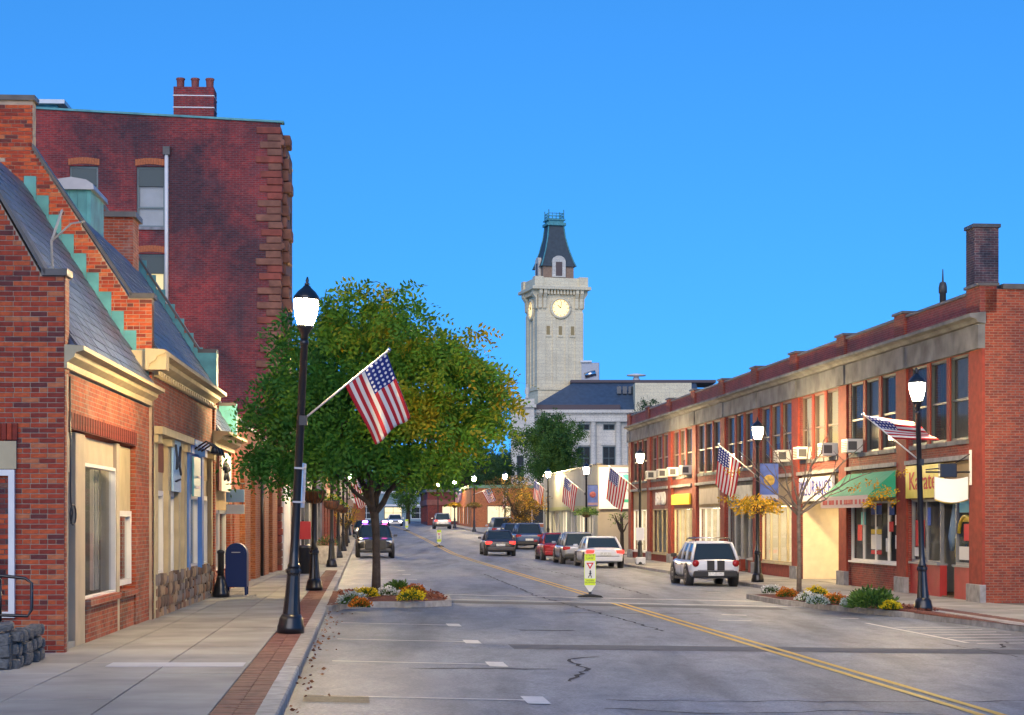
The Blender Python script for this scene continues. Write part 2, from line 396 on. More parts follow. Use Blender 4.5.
# right-hand side: stall line, hatching of the no-parking zone, small T marks
for (t0, Y0, t1, Y1) in ((4.45, 43.4, 4.5, 34.5),):
    strip(cst(4.07), cst(4.18), 32.4, 38.6, .007).build('stall_line', A['white_paint'], road)
for k in range(7):
    Y = 32.2+k*.8
    m = MB(); p = []
    for t, yy in ((4.25, Y), (4.25, Y+.1), (6.0, Y+.9), (6.0, Y+.8)): p.append((CX(yy)+t, yy, G(t, yy)+.006))
    m.quad(*p).build('hatch_line', A['white_paint'], road)
for Y in (40.5, 55.2, 58.0):
    strip(cst(4.1), cst(4.5), Y-.07, Y+.07, .006).build('stall_mark', A['white_paint'], road)
strip(cst(1.6), cst(2.15), 40.9, 41.1, .006).build('stall_mark', A['white_paint'], road)
strip(cst(1.0), cst(1.7), 38.4, 38.55, .006).build('stall_mark', A['white_paint'], road)
# repairs: darker trench patch across the road and wandering sealed cracks
def poly_sheet(pts, dz, name, m_, parent):
    m = MB(); m.add([(CX(y)+t, y, G(t, y)+dz) for t, y in pts], [tuple(range(len(pts)))]); return m.build(name, m_, parent)
poly_sheet([(-4.2, 28.2), (6.7, 30.0), (6.7, 31.2), (-4.2, 29.3)], .003, 'asphalt_patch', A['patch'], road)
poly_sheet([(-4.5, 44.0), (3.9, 44.2), (3.9, 45.4), (-4.5, 45.3)], .003, 'asphalt_patch', A['patch'], road)
def crack(pts, w, seed):
    r = random.Random(seed); m = MB(); L = []
    for (t0, y0), (t1, y1) in zip(pts, pts[1:]):
        n = max(2, int(math.hypot(t1-t0, y1-y0)/.25))
        for i in range(n): L.append((t0+(t1-t0)*i/n+r.uniform(-.06, .06), y0+(y1-y0)*i/n+r.uniform(-.09, .09)))
    L.append(pts[-1])
    for i, (t, y) in enumerate(L):
        d = (L[min(i+1, len(L)-1)][0]-L[max(i-1, 0)][0], L[min(i+1, len(L)-1)][1]-L[max(i-1, 0)][1])
        q = math.hypot(*d) or 1; nx, ny = -d[1]/q, d[0]/q; ww = w*r.uniform(.35, 1.2)
        for s in (-1, 1):
            tt, yy = t+nx*ww*s, y+ny*ww*s; m.v.append((CX(yy)+tt, yy, G(tt, yy)+.005))
    for i in range(len(L)-1): m.f.append((2*i, 2*i+1, 2*i+3, 2*i+2)); m.m.append(0); m.s.append(False)
    return m.build('sealed_crack', A['tar'], road)
for i, (p, w) in enumerate([([(-4.1, 22.5), (-3.6, 24.5), (-3.65, 26.2), (-3.1, 26.9)], .035), ([(-3.9, 20.2), (0, 20.9), (3.0, 22.2), (6.4, 23.5)], .022),
        ([(-2.0, 40.3), (.3, 40.8), (1.2, 41.2)], .08), ([(3.6, 32), (3.9, 26), (4.2, 20), (4.4, 17)], .02), ([(-.9, 34), (-1.6, 50), (-1.4, 70)], .03),
        ([(3.2, 30.2), (4.4, 31.4), (5.0, 33)], .03), ([(-6, 24), (-4, 24.4)], .05), ([(1.8, 52), (2.0, 66), (1.7, 90)], .03), ([(-3.6, 33.2), (-2.6, 33.6)], .1),
        ([(-4.1, 19.3), (-3.0, 19.0), (-1.5, 19.6), (.2, 19.2)], .03)]): crack(p, w, i)
# drain grate by the left kerb, and a manhole cover
m = MB()
for k in range(9):
    Y = 19.25+k*.085; m.add([(CX(q)+t, q, G(t, q)+.012) for t, q in ((-7.25, Y), (-6.55, Y), (-6.55, Y+.045), (-7.25, Y+.045))], [(0, 1, 2, 3)])
tag(m.build('drain_grate', mat('rusty_grate', (.2, .14, .08), .7, var=.4, scale=12)), 'rusty slotted drain grate set in the gutter of the road', 'drain grate')

# pavements: base sheet, then slabs, brick edging and kerb stones laid on it
def walk_sheet(name, inner, outer, zf, Y0, Y1, m_, dz=0):
    m = MB(); n = int((Y1-Y0)/4)+1
    for i in range(n+1):
        Y = Y0+(Y1-Y0)*i/n
        for x in (inner(Y), outer(Y)): m.v.append((x, Y, zf(Y)+dz))
    for i in range(n): m.f.append((2*i, 2*i+1, 2*i+3, 2*i+2)); m.m.append(0); m.s.append(False)
    return tag(m.build(name, m_), kind='structure')
KW = .2; BW = .42      # widths of kerb and brick edging
lk = lambda Y: CX(Y)+KL(Y); rk = lambda Y: CX(Y)+KR(Y)
left_walk = walk_sheet('sidewalk_left', lambda Y: lk(Y)-KW-BW, lambda Y: LX(Y)-16, WL, 2, 66, A['joint'], -.015)
left_far = walk_sheet('sidewalk_left_far', lambda Y: lk(Y)-KW, lambda Y: LX(Y)-16, WL, 66, 330, A['concrete'])
right_walk = walk_sheet('sidewalk_right', lambda Y: rk(Y)+KW, lambda Y: rk(Y)+26, WR, 8, 330, A['joint'], -.015)
def slab(x0a, x1a, x0b, x1b, Ya, Yb, zf, parent, m_, name='slab'):
    g = .009; r = rnd.uniform(-.002, .002)
    vs = [(x0a+g, Ya+g, zf(Ya)+r), (x1a-g, Ya+g, zf(Ya)+r), (x1b-g, Yb-g, zf(Yb)+r), (x0b+g, Yb-g, zf(Yb)+r)]
    lo = [(x, y, z-.08) for x, y, z in vs]
    return MB().add(lo+vs, [(4, 5, 6, 7), (0, 1, 5, 4), (1, 2, 6, 5), (2, 3, 7, 6), (3, 0, 4, 7)]).build(name, m_, parent)
Y = 12.0
while Y < 66:
    Yb = Y+1.55
    fl = lambda q: lk(q)-KW-BW
    for k in range(3):
        wa = (fl(Y)-(LX(Y)-.4))/3; wb = (fl(Yb)-(LX(Yb)-.4))/3
        new = (21.6 < Y < 22.9 and k >= 1)
        slab(fl(Y)-wa*(k+1), fl(Y)-wa*k, fl(Yb)-wb*(k+1), fl(Yb)-wb*k, Y, Yb, WL, left_walk, A['concrete'])
    Y = Yb
slab(LX(22.3)+.95, lk(22.3)-KW-BW-.05, LX(22.9)+.95, lk(22.9)-KW-BW-.05, 22.3, 22.92, lambda q: WL(q)+.006, left_walk, A['concrete_new'], 'new_slab')
# brick edging: pavers in one mass
m = MB(); Y = 12.0
while Y < 66:
    for k in range(2):
        x1 = lk(Y)-KW-k*BW/2; x0 = x1-BW/2; z = WL(Y)+rnd.uniform(-.004, .003)
        m.box(x0+.004, x1-.004, Y+.004, Y+.098, z-.06, z)
    Y += .102
pv = tag(m.build('paver_edging', A['paver'], left_walk), kind='stuff')
strip(lambda q: KL(q)-KW-BW, lambda q: KL(q)-KW, 12, 66, .13-.02, 3).build('edging_bed', A['joint'], left_walk)
m = MB(); Y = 14.0
while Y < 46:
    for k in range(2):
        x0 = rk(Y)+KW+k*.2; z = WR(Y)+rnd.uniform(-.004, .003); m.box(x0+.004, x0+.196, Y+.004, Y+.098, z-.06, z)
    Y += .102
tag(m.build('paver_edging', A['paver'], right_walk), kind='stuff')
Y = 14.0
while Y < 112:
    Yb = Y+1.8; fr = lambda q: rk(q)+KW+(.4 if q < 46 else 0)
    for k in range(2):
        w = 1.3
        slab(fr(Y)+w*k, fr(Y)+w*(k+1), fr(Yb)+w*k, fr(Yb)+w*(k+1), Y, Yb, WR, right_walk, A['concrete'])
    Y = Yb
walk_sheet('sidewalk_right_far', lambda Y: rk(Y)+KW, lambda Y: rk(Y)+26, WR, 112, 330, A['concrete'])
def kerb_run(name, fx, side, zf, Y0, Y1, step=2.1):
    root = tag(bpy.data.objects.new(name, None), kind='structure'); col.objects.link(root)
    Y = Y0
    while Y < Y1-.01:
        Yb = min(Y1, Y+step); m = MB(); r = rnd.uniform(-.006, .006); q = .004; st = .1
        xa, xb = fx(Y), fx(Yb)
        prof = [(0, -.3), (0, -.02), (.02, .0), (KW, .0), (KW, -.3)]
        vs = [(xa+side*p[0]+r, Y+q, zf(Y)+p[1]+r*.5) for p in prof]+[(xb+side*p[0]+r, Yb-q, zf(Yb)+p[1]+r*.5) for p in prof]
        n = len(prof); m.add(vs, [tuple(range(n)), tuple(range(2*n-1, n-1, -1))]+[(i, i+n, (i+1) % n+n, (i+1) % n) for i in range(n)])
        m.build('kerb_stone', A['granite'], root); Y = Yb
    return root
kerb_run('kerb_left', lk, -1, WL, 12, 120)
kerb_run('kerb_right', rk, 1, WR, 14, 120)
kerb_run('kerb_left_far', lk, -1, WL, 120, 320, 20); kerb_run('kerb_right_far', rk, 1, WR, 120, 320, 20)

# planting beds built out into the parking lane, edged with kerb stones
def island(name, pts, h, side_name):
    root = tag(bpy.data.objects.new(name, None), kind='structure'); col.objects.link(root)
    n = len(pts); cc = (sum(p[0] for p in pts)/n, sum(p[1] for p in pts)/n)
    for i in range(n-1):
        (t0, y0), (t1, y1) = pts[i], pts[i+1]
        L = math.hypot(t1-t0, y1-y0); k = max(1, round(L/1.6))
        for j in range(k):
            a = (t0+(t1-t0)*j/k, y0+(y1-y0)*j/k); b = (t0+(t1-t0)*(j+1)/k, y0+(y1-y0)*(j+1)/k)
            dx, dy = b[0]-a[0], b[1]-a[1]; q = math.hypot(dx, dy); nx, ny = -dy/q*.15, dx/q*.15
            if nx*(cc[0]-(a[0]+b[0])/2)+ny*(cc[1]-(a[1]+b[1])/2) < 0: nx, ny = -nx, -ny
            vs = []
            for (t, y) in (a, b, (b[0]+nx, b[1]+ny), (a[0]+nx, a[1]+ny)):
                vs.append((CX(y)+t, y, G(t, y)-.1))
            tp = [(x, y, z+.1+h+rnd.uniform(-.004, .004)) for x, y, z in vs]
            MB().add(vs+tp, [(4, 5, 6, 7), (0, 1, 5, 4), (1, 2, 6, 5), (2, 3, 7, 6), (3, 0, 4, 7)]).build('kerb_stone', A['granite'], root)
    m = MB(); ins = []
    c = (sum(p[0] for p in pts)/n, sum(p[1] for p in pts)/n)
    ins = [(c[0]+(p[0]-c[0])*.94, c[1]+(p[1]-c[1])*.96) for p in pts]
    vs = [(CX(y)+t, y, G(t, y)+h-.01) for t, y in ins]+[(CX(c[1])+c[0], c[1], G(*c)+h+.09)]
    m.add(vs, [(i, (i+1) % n, n) for i in range(n)]).build('mulch_bed', A['mulch'], root)
    return root
# bark chips strewn on the beds
left_bed = [(-7.25, 38.2), (-6.95, 39.4), (-6.3, 40.7), (-4.95, 41.5), (-4.3, 42.4), (-4.15, 46.0), (-4.6, 46.6), (-7.2, 46.9)]
right_bed = [(4.3, 50.8), (4.3, 49.0), (4.4, 47.3), (4.9, 44.7), (5.5, 42.8), (5.95, 41.2), (6.3, 38.5), (6.75, 35.5)]
island('planting_bed_left', left_bed, .13, 'left')
right_bed_closed = [(6.8, 51.6), (4.8, 51.5)]+right_bed+[(6.85, 40)]
island('planting_bed_right', list(reversed(right_bed_closed)), .13, 'right')
# ------------------------------------------------------------------ building helpers
def facade(mp, W0, W1, z0, z1, holes, depth):
    """sheet of wall with real openings and reveals; mp(u, z, d) maps to local space"""
    m = MB()
    us = sorted({W0, W1}|{h[0] for h in holes}|{h[1] for h in holes}); zs = sorted({z0, z1}|{h[2] for h in holes}|{h[3] for h in holes})
    us = [u for u in us if W0 <= u <= W1]; zs = [z for z in zs if z0 <= z <= z1]
    for a, b in zip(us, us[1:]):
        run = None
        for c, d in zip(zs, zs[1:]):
            uc, zc = (a+b)/2, (c+d)/2
            if any(h[0] < uc < h[1] and h[2] < zc < h[3] for h in holes): continue
            m.quad(mp(a, c, 0), mp(b, c, 0), mp(b, d, 0), mp(a, d, 0))
    for (a, b, c, d) in holes:
        for (p, q) in (((a, c), (b, c)), ((b, c), (b, d)), ((b, d), (a, d)), ((a, d), (a, c))):
            m.quad(mp(p[0], p[1], 0), mp(q[0], q[1], 0), mp(q[0], q[1], depth), mp(p[0], p[1], depth))
    return m
def pbox(m, mp, u0, u1, z0, z1, d0, d1, mi=0):
    """box given along a wall: u along, z up, d inward (negative = proud of the wall)"""
    a, b = Vector(mp(u0, z0, d0)), Vector(mp(u1, z1, d1))
    return m.box(min(a.x, b.x), max(a.x, b.x), min(a.y, b.y), max(a.y, b.y), min(a.z, b.z), max(a.z, b.z), mi)
def part(name, m_, parent, mp, *b, bevel=0): return pbox(MB(), mp, *b).build(name, m_, parent, bevel=bevel)
mpR = lambda u, z, d: (d, u, z)        # wall facing -x, running along +y
mpL = lambda u, z, d: (-d, u, z)       # wall facing +x
mpF = lambda u, z, d: (u, d, z)        # wall facing -y
def window(parent, mp, u0, u1, z0, z1, d, fm, gm, bw=.06, rail=None, mull=0, name='window', back=None, sill=None, dep=.06):
    """frame with its rails; the pane and whatever shows behind it are pieces of the window"""
    m = MB()
    pbox(m, mp, u0, u0+bw, z0, z1, d-dep, d+.04); pbox(m, mp, u1-bw, u1, z0, z1, d-dep, d+.04)
    pbox(m, mp, u0+bw, u1-bw, z0, z0+bw, d-dep, d+.04); pbox(m, mp, u0+bw, u1-bw, z1-bw, z1, d-dep, d+.04)
    if rail: pbox(m, mp, u0+bw, u1-bw, z0+(z1-z0)*rail-.03, z0+(z1-z0)*rail+.03, d-dep*.7, d+.03)
    for k in range(mull):
        uc = u0+(u1-u0)*(k+1)/(mull+1); pbox(m, mp, uc-.03, uc+.03, z0+bw, z1-bw, d-dep*.8, d+.035)
    w = m.build(name, fm, parent)
    g = MB(); g.quad(mp(u0+bw, z0+bw, d+.01), mp(u1-bw, z0+bw, d+.01), mp(u1-bw, z1-bw, d+.01), mp(u0+bw, z1-bw, d+.01)).build('pane', gm, w)
    if back is not None:
        bm_, bd, bz = back
        MB().quad(mp(u0, z0+(z1-z0)*bz, d+bd), mp(u1, z0+(z1-z0)*bz, d+bd), mp(u1, z1, d+bd), mp(u0, z1, d+bd)).build('blind', bm_, w)  # backing sheet; dark or glowing ones stand in for room shade or light
    if sill is not None:
        pbox(MB(), mp, u0-.08, u1+.08, z0-.1, z0-.001, -.07, d).build('sill', sill, w)
    return w
def text(name, s, size, m_, parent, loc, rot, align='CENTER', ext=.006, sx=1.0):
    cu = bpy.data.curves.new(name, 'FONT'); cu.body = s; cu.size = size; cu.extrude = ext; cu.align_x = align; cu.align_y = 'CENTER'
    cu.resolution_u = 2
    t = bpy.data.objects.new(name, cu); col.objects.link(t)
    me = bpy.data.meshes.new_from_object(t.evaluated_get(bpy.context.evaluated_depsgraph_get()))
    bpy.data.objects.remove(t, do_unlink=True); me.materials.clear(); me.materials.append(m_)
    o = obj(name, me, parent, loc); o.rotation_euler = rot; o.scale = (sx, 1, 1); return o
ROT_F = (pi/2, 0, 0); ROT_R = (pi/2, 0, -pi/2); ROT_L = (pi/2, 0, pi/2)

# ------------------------------------------------------------------ left-hand row of gabled shops
def left_frame(name, label, cat='building'):
    return thing(name, label, cat, (-6.0, 24.7, 0), LA)
PITCH = 1.55
def brick_mesh(w, d, h, name):
    return MB().box(0, w, 0, d, 0, h).mesh(name, BRICK_MATS[0])
BRICK_MATS = [mat('brick_piece_%s' % k, c, .85, var=.25, scale=14, bump=.25, bscale=70) for k, c in
              dict(orange=(.44, .08, .022), red=(.34, .045, .016), deep=(.21, .028, .014), pale=(.43, .13, .05), burnt=(.12, .026, .022)).items()]
def gable_wall(parent, u, prof_top, x_in, z0, thick=.3, name='gable_wall', brick=None):
    """wall across the row with a raking parapet. prof_top: (x, z) from the street side inwards"""
    poly = [(prof_top[0][0], z0)]+prof_top+[(x_in, prof_top[-1][1]), (x_in, z0)]
    return MB().prism(poly, 'y', u, u+thick).build(name, A['mortar'] if brick is None else brick, parent)
def top_at(prof, x):
    for (a, za), (b, zb) in zip(prof, prof[1:]):
        if a >= x >= b: return za if a == b else za+(zb-za)*(a-x)/(a-b)
    return prof[-1][1]
def lay_bricks(parent, u, prof, x_in, z0, keep, x_vis, roof=None):
    """bricks of a gable wall laid one by one on its street-side face; the ones that show largest are their own pieces"""
    mass = MB(); n = 0; row = 0; z = z0; shared = []
    for q in range(5): shared.append([MB().box(0, w, 0, .05, 0, .056).mesh('brick', BRICK_MATS[q]) for w in (.214, .099)])
    r = random.Random(int(u*10)+3); mm = [MB() for _ in range(5)]
    ordr = []
    while z < max(p[1] for p in prof)-.07:
        half = row % 2; xa = prof[0][0]; first = True; hdr = (row % 6 == 5)
        while xa > x_in:
            w = .1 if (first and half) or hdr else .215
            xr_ = xa
            while xr_ > xa-w+.03 and top_at(prof, xr_-.001) <= z+.058: xr_ -= .01
            if top_at(prof, xr_-.001) > z+.058 and (roof is None or z+.06 > roof(xa-w/2)):
                ordr.append((xa-w, z, xr_-xa+w))
            xa -= w+.01; first = False
        z += .0675; row += 1
    ordr.sort(key=lambda b: (b[0] < x_vis, ))
    for x, z, w in ordr:
        q = r.choices(range(5), (4, 5, 3, 1.3, 1.2))[0]; y = u-.008-r.uniform(0, .006)
        if n < keep and x >= x_vis and (abs(w-.215) < .001 or abs(w-.1) < .001):
            obj('brick', shared[q][0 if w > .2 else 1], parent, (x, y, z)); n += 1
        else: mm[q].box(x, x+w, y, y+.05, z, z+.056)
    m = MB()
    for q in range(5):
        b = len(m.v); m.v += mm[q].v; m.f += [tuple(i+b for i in f) for f in mm[q].f]; m.m += [q]*len(mm[q].f); m.s += [False]*len(mm[q].f)
    tag(m.build('brickwork', BRICK_MATS, parent), kind='stuff')
def coping(parent, u, prof, thick=.3):
    for (a, za), (b, zb) in zip(prof, prof[1:]):
        if abs(a-b) < .01: continue
        MB().prism([(a+.05, za), (a+.05, za+.09), (b, zb+.09), (b, zb)], 'y', u-.06, u+thick+.06).build('coping', A['coping'], parent)
def slates(parent, u0, u1, eave_z, rows, keep, w=.3, ex=.2, x0=.12):
    """slates in overlapping courses up the slope"""
    L = sqrt(1+PITCH**2); ux, uz = -1/L, PITCH/L; nx, nz = PITCH/L, 1/L
    cols = int((u1-u0)/w); n = 0; mass = MB()
    wreal = (u1-u0)/cols
    shp = MB()
    shp.add([(0, 0, 0), (ux*.34, 0, uz*.34), (ux*.34, wreal-.012, uz*.34), (0, wreal-.012, 0), (nx*.02, 0, nz*.02), (ux*.34, 0, uz*.34+.001), (ux*.34, wreal-.012, uz*.34+.001), (nx*.02, wreal-.012, nz*.02)],
            [(4, 5, 6, 7), (0, 3, 7, 4), (0, 4, 5, 1), (3, 2, 6, 7)])
    me = shp.mesh('slate', A['slate'])
    for r_ in range(rows):
        for c in range(cols):
            k = rnd.uniform(0, .006)
            p = (x0+ux*ex*r_+nx*(.012+k), u0+c*wreal+(wreal/2 if r_ % 2 else 0), eave_z+uz*ex*r_+nz*(.012+k))
            if r_ % 2 and c == cols-1: continue
            if n < keep: obj('slate', me, parent, p); n += 1
            else:
                mass.add([(a+p[0], b+p[1], c_+p[2]) for a, b, c_ in shp.v], shp.f)
    # the boarding they are nailed to
    R = rows*ex
    MB().prism([(x0, eave_z), (x0+ux*R, eave_z+uz*R), (x0+ux*R-.2, eave_z+uz*R), (x0-.2, eave_z-.05)], 'y', u0, u1).build('roof', A['slate'], parent)
    if mass.v: tag(mass.build('slating', A['slate'], parent), kind='stuff')
def flashing(parent, u, z_eave, n, x0=.1, w=.22):
    for k in range(n):
        xa = x0-.1-k*w; zr = z_eave+(.12-xa)*PITCH
        MB().box(xa-w+.006, xa, u-.035, u-.02, zr-.35, zr+.5).build('flashing', A['copper'], parent)
def cornice(parent, u0, u1, z1, m_, h=.38, out=.42, name='cornice', ret=None):
    pr = [(0, z1-h), (.06, z1-h), (.06, z1-h*.72), (out*.55, z1-h*.5), (out*.6, z1-h*.3), (out, z1-h*.2), (out, z1), (0, z1+.02)]
    o = MB().prism(pr, 'y', u0, u1).build(name, m_, parent)
    return o

# --- first shop
b1 = left_frame('brick_shop', 'nearest orange brick shop with slate roof and beige shopfront')
U1 = 8.3
profA = [(0.02, 5.31), (-.27, 5.31), (-3.0, 5.31+2.73*1.75)]
gable_wall(b1, 0, profA, -9, -.4, .3)
lay_bricks(b1, 0, profA, -4.5, .18, 300, -1.0)
coping(b1, 0, profA)
BX('corner_return', A['brick_left'], b1, -.3, .034, .004, .12, -.3, 4.02); BX('corner_return', A['brick_left'], b1, -.25, .034, .004, .296, 4.02, 5.3)
mS = facade(mpL, .12, U1, -.2, 4.05, [(.12, 6.7, -.2, 3.3)], .35); mS.build('street_wall', A['brick_left'], b1)
shop_lamp = mat('shop_ceiling_lamp', (1, .9, .7), .4, emit=22, ecol=(1, .8, .5))  # unseen shop lamps, added to make the windows glow
for u in (2.6, 4.0, 5.7): part('ceiling_lamp', shop_lamp, b1, mpL, u, u+.5, 3.2, 3.24, .6, .9)
# soldier course over the shopfront, each brick on end
m = MB(); me = MB().box(-.02, .016, 0, .062, 0, .215).mesh('brick', BRICK_MATS[4]); me2 = MB().box(-.02, .012, 0, .062, 0, .215).mesh('brick', BRICK_MATS[2])
k = 0; u = .16
while u < 6.65:
    obj('brick', me2 if k % 3 else me, b1, (0, u, 3.31)); u += .072; k += 1
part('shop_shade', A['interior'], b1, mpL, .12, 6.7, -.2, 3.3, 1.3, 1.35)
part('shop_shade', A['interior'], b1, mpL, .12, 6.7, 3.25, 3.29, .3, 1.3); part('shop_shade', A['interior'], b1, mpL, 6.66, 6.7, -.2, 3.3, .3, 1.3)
part('step', A['concrete'], b1, mpL, .12, 1.3, -.2, WL(25)+.08, .05, 1.3)
dr = part('door', A['white'], b1, mpL, .16, .24, .38, 2.7, .2, .27); part('door_rail', A['white'], b1, mpL, 1.06, 1.18, .38, 2.7, .2, .27)
MB().quad(mpL(.24, .4, .23), mpL(1.06, .4, .23), mpL(1.06, 2.7, .23), mpL(.24, 2.7, .23)).build('door_glass', A['street_glass'], b1)
for k in range(20): part('blind_slat', A['blind'], b1, mpL, .26, 1.04, 1.0+k*.085, 1.06+k*.085, .3, .32)
part('fascia_panel', A['beige'], b1, mpL, .14, 1.2, 2.72, 3.26, .1, .16)
part('pilaster', A['beige'], b1, mpL, 1.2, 1.98, .1, 3.28, .04, .3, bevel=.01)
part('fascia_panel', A['beige'], b1, mpL, 1.98, 4.9, 2.88, 3.26, .1, .16)
window(b1, mpL, 1.98, 4.9, .88, 2.88, .12, A['white'], A['street_glass'], .05)
part('pilaster', A['beige'], b1, mpL, 4.9, 5.2, .1, 3.28, .04, .3, bevel=.01)
part('fascia_panel', A['cream'], b1, mpL, 5.2, 6.66, 2.2, 3.26, .09, .16)
window(b1, mpL, 5.25, 6.6, .98, 2.2, .12, A['white'], A['street_glass'], .09)
for a, b in ((1.98, 4.9), (5.2, 6.68)):
    part('bulkhead', A['brick_left'], b1, mpL, a, b, -.1, .88, .03, .3); part('bulkhead_sill', A['brick_left'], b1, mpL, a, b, .8, .9, -.04, .2)
# room glimpsed behind the big pane: dim counter; pale strips and glowing bars put in for reflections
[part('reflection_strip', A['blind'], b1, mpL, 2.06+k*.11, 2.15+k*.11, .95, 2.84, .3+.03*(k % 2), .34+.03*(k % 2)) for k in range(7)]; [part('reflection_strip', A['blind'], b1, mpL, 4.2+k*.11, 4.29+k*.11, .95, 2.84, .3+.03*(k % 2), .34+.03*(k % 2)) for k in range(6)]; part('glow_bar', mat('pink_glow', (1, .25, .3), .4, emit=3, ecol=(1, .2, .3)), b1, mpL, 3.0, 3.9, 1.45, 1.62, .75, .78); part('glow_bar', mat('amber_glow', (1, .5, .2), .4, emit=2.5, ecol=(1, .5, .15)), b1, mpL, 3.3, 3.7, 1.8, 1.95, .75, .78); part('counter', A['wood'], b1, mpL, 2.2, 4.6, .2, 1.3, .8, 1.2); part('poster', mat('poster_orange', (.6, .22, .08), .7), b1, mpL, 5.4, 6.2, 1.05, 1.6, .2, .21)
cornice(b1, -.0, U1, 4.38, A['cream'], .3, .28)
slates(b1, .31, U1, 4.40, 21, 300)
MB().tube([(.02, .42, 4.0), (.03, .43, 2.3), (.05, .46, 2.15), (.03, .44, 2.0)], .012).build('cable', A['black'], b1)
mm = MB(); mm.tube([(.05+.1*cos(a)*.2, .5+.1*cos(a), 2.12+.14*sin(a)) for a in [i*.5 for i in range(14)]], .012).build('cable_coil', A['black'], b1)
# roof-line mast with its arms
mm = MB(); mm.tube([(-.3, .9, 5.3), (-.32, .9, 5.9), (-.18, .95, 6.35)], .018); mm.tube([(-.32, .9, 5.9), (-.05, .9, 6.15), (.12, 1.0, 6.2)], .014); mm.tube([(-.3, .9, 5.55), (-.55, .85, 5.3)], .025)
mm.build('mast', A['blind'], b1)

# --- second shop, taller, behind it
b2 = left_frame('brick_shop', 'taller gabled brick shop with blue and tan shopfronts')
U2 = 19.1
profB = [(0.05, 6.0), (-.34, 6.0), (-2.05, 8.65), (-2.05, 9.5), (-8, 9.5)]
gable_wall(b2, U1, profB, -9, -.4, .3)
lay_bricks(b2, U1, profB, -4.5, 4.3, 300, -2.4, roof=lambda x: 4.2+(.12-x)*PITCH)
for pr in (profB[:3], profB[3:]): coping(b2, U1, pr)
flashing(b2, U1, 4.4, 10)
f2 = facade(mpL, U1+.3, U2, -.2, 4.75, [(U1+.1+.3, 13.6, -.2, 3.75), (13.9, U2-.3, -.2, 3.75)], .4); f2.build('street_wall', A['brick_left'], b2)
BX('corner_return', A['brick_left'], b2, -.3, .05, U1+.001, U1+.3, -.3, 5.9)
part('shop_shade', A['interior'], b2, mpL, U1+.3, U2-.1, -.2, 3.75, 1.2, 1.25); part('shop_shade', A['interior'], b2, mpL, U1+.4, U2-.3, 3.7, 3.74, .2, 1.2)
for a, b, m_ in ((8.7, 9.15, 'cream'), (10.6, 10.95, 'cream'), (12.2, 12.5, 'cream'), (13.15, 13.6, 'cream'), (13.9, 14.3, 'blue'), (16.4, 16.8, 'blue'), (18.4, 18.75, 'tan')):
    part('pilaster', A[m_], b2, mpL, a, b, .1 if (a < 9 or 13 < a < 13.2) else .99, 3.45, -.05, .2, bevel=.01); part('capital', A[m_], b2, mpL, a-.05, b+.05, 3.45, 3.72, -.12, .2)
for a, b, m_, m2 in ((9.15, 10.6, 'maroon', 'beige'), (10.95, 12.2, 'cream', 'beige'), (12.5, 13.15, 'cream', 'cream'), (14.3, 16.4, 'blue', 'blue'), (16.8, 18.4, 'tan', 'beige')):
    part('fascia_panel', A[m_], b2, mpL, a, b, 2.95, 3.5, .04, .14); part('fascia_panel', A[m2], b2, mpL, a, b, 2.6, 2.95, .06, .14)
    window(b2, mpL, a+.04, b-.04, 1.0, 2.6, .1, A['white'], A['street_glass'], .1)
part('shop_cornice', A['cream'], b2, mpL, 8.6, 13.65, 3.6, 3.74, -.2, .1); part('shop_cornice', A['blue'], b2, mpL, 13.9, 16.85, 3.6, 3.74, -.18, .1)
part('shop_cornice', A['tan'], b2, mpL, 16.85, 18.8, 3.6, 3.74, -.16, .1)
for u in (9.6, 11.3, 12.7, 15.0, 17.4): part('ceiling_lamp', shop_lamp, b2, mpL, u, u+.5, 3.62, 3.68, .5, .8)
# rough stone plinth: each stone laid
r = random.Random(5)
RK = [mat('plinth_stone_%s' % k, c, .9, var=.3, scale=6, bump=.4, bscale=20) for k, c in dict(brown=(.2, .1, .06), buff=(.3, .2, .12), grey=(.2, .17, .15), dark=(.11, .07, .05)).items()]
def rock_shape(w, h, d, seed):
    q = random.Random(seed); m = MB(); j = lambda s: q.uniform(-s, s)
    m.add([(d*.5+j(.01), 0+j(.02), j(.015)), (d*.5, w+j(.02), j(.015)), (d*.5, w+j(.02), h+j(.015)), (d*.5, j(.02), h+j(.015)),
           (-.08, 0, 0), (-.08, w, 0), (-.08, w, h), (-.08, 0, h), (d+j(.015), w*.5, h*.5)],
          [(0, 1, 8), (1, 2, 8), (2, 3, 8), (3, 0, 8), (0, 4, 5, 1), (1, 5, 6, 2), (2, 6, 7, 3), (3, 7, 4, 0)])
    return m
u = 8.75; shapes = [rock_shape(w, h, .06, i) for i, (w, h) in enumerate(((.34, .2), (.26, .16), (.42, .2), (.3, .14), (.22, .2)))]
smesh = [[s.mesh('stone', RK[q]) for q in range(4)] for s in shapes]
dims = ((.34, .2), (.26, .16), (.42, .2), (.3, .14), (.22, .2))
part('plinth', mat('plinth_mortar', (.17, .12, .085), .9, var=.3), b2, mpL, 8.72, 18.7, -.2, .98, -.02, .25)
z = .22
while z < .86:
    u = 8.75+r.uniform(0, .1)
    while u < 18.4:
        i = r.randrange(5); obj('stone', smesh[i][r.randrange(4)], b2, (.02, u, z)); u += dims[i][0]+.02
    z += .21
cornice(b2, U1-.5, U2, 5.05, A['cream'], .36, .34)
for k in range(30): part('dentil', A['cream'], b2, mpL, U1+.3+k*.35, U1+.42+k*.35, 4.66, 4.74, -.13, 0)
MB().prism([(.36, 4.7), (.36, 5.04), (-.75, 5.04), (-.75, 4.7)], 'y', U1-.42, U1-.05).build('cornice_return', A['cream'], b2)
slates(b2, U1+.31, U2, 5.08, 16, 0)
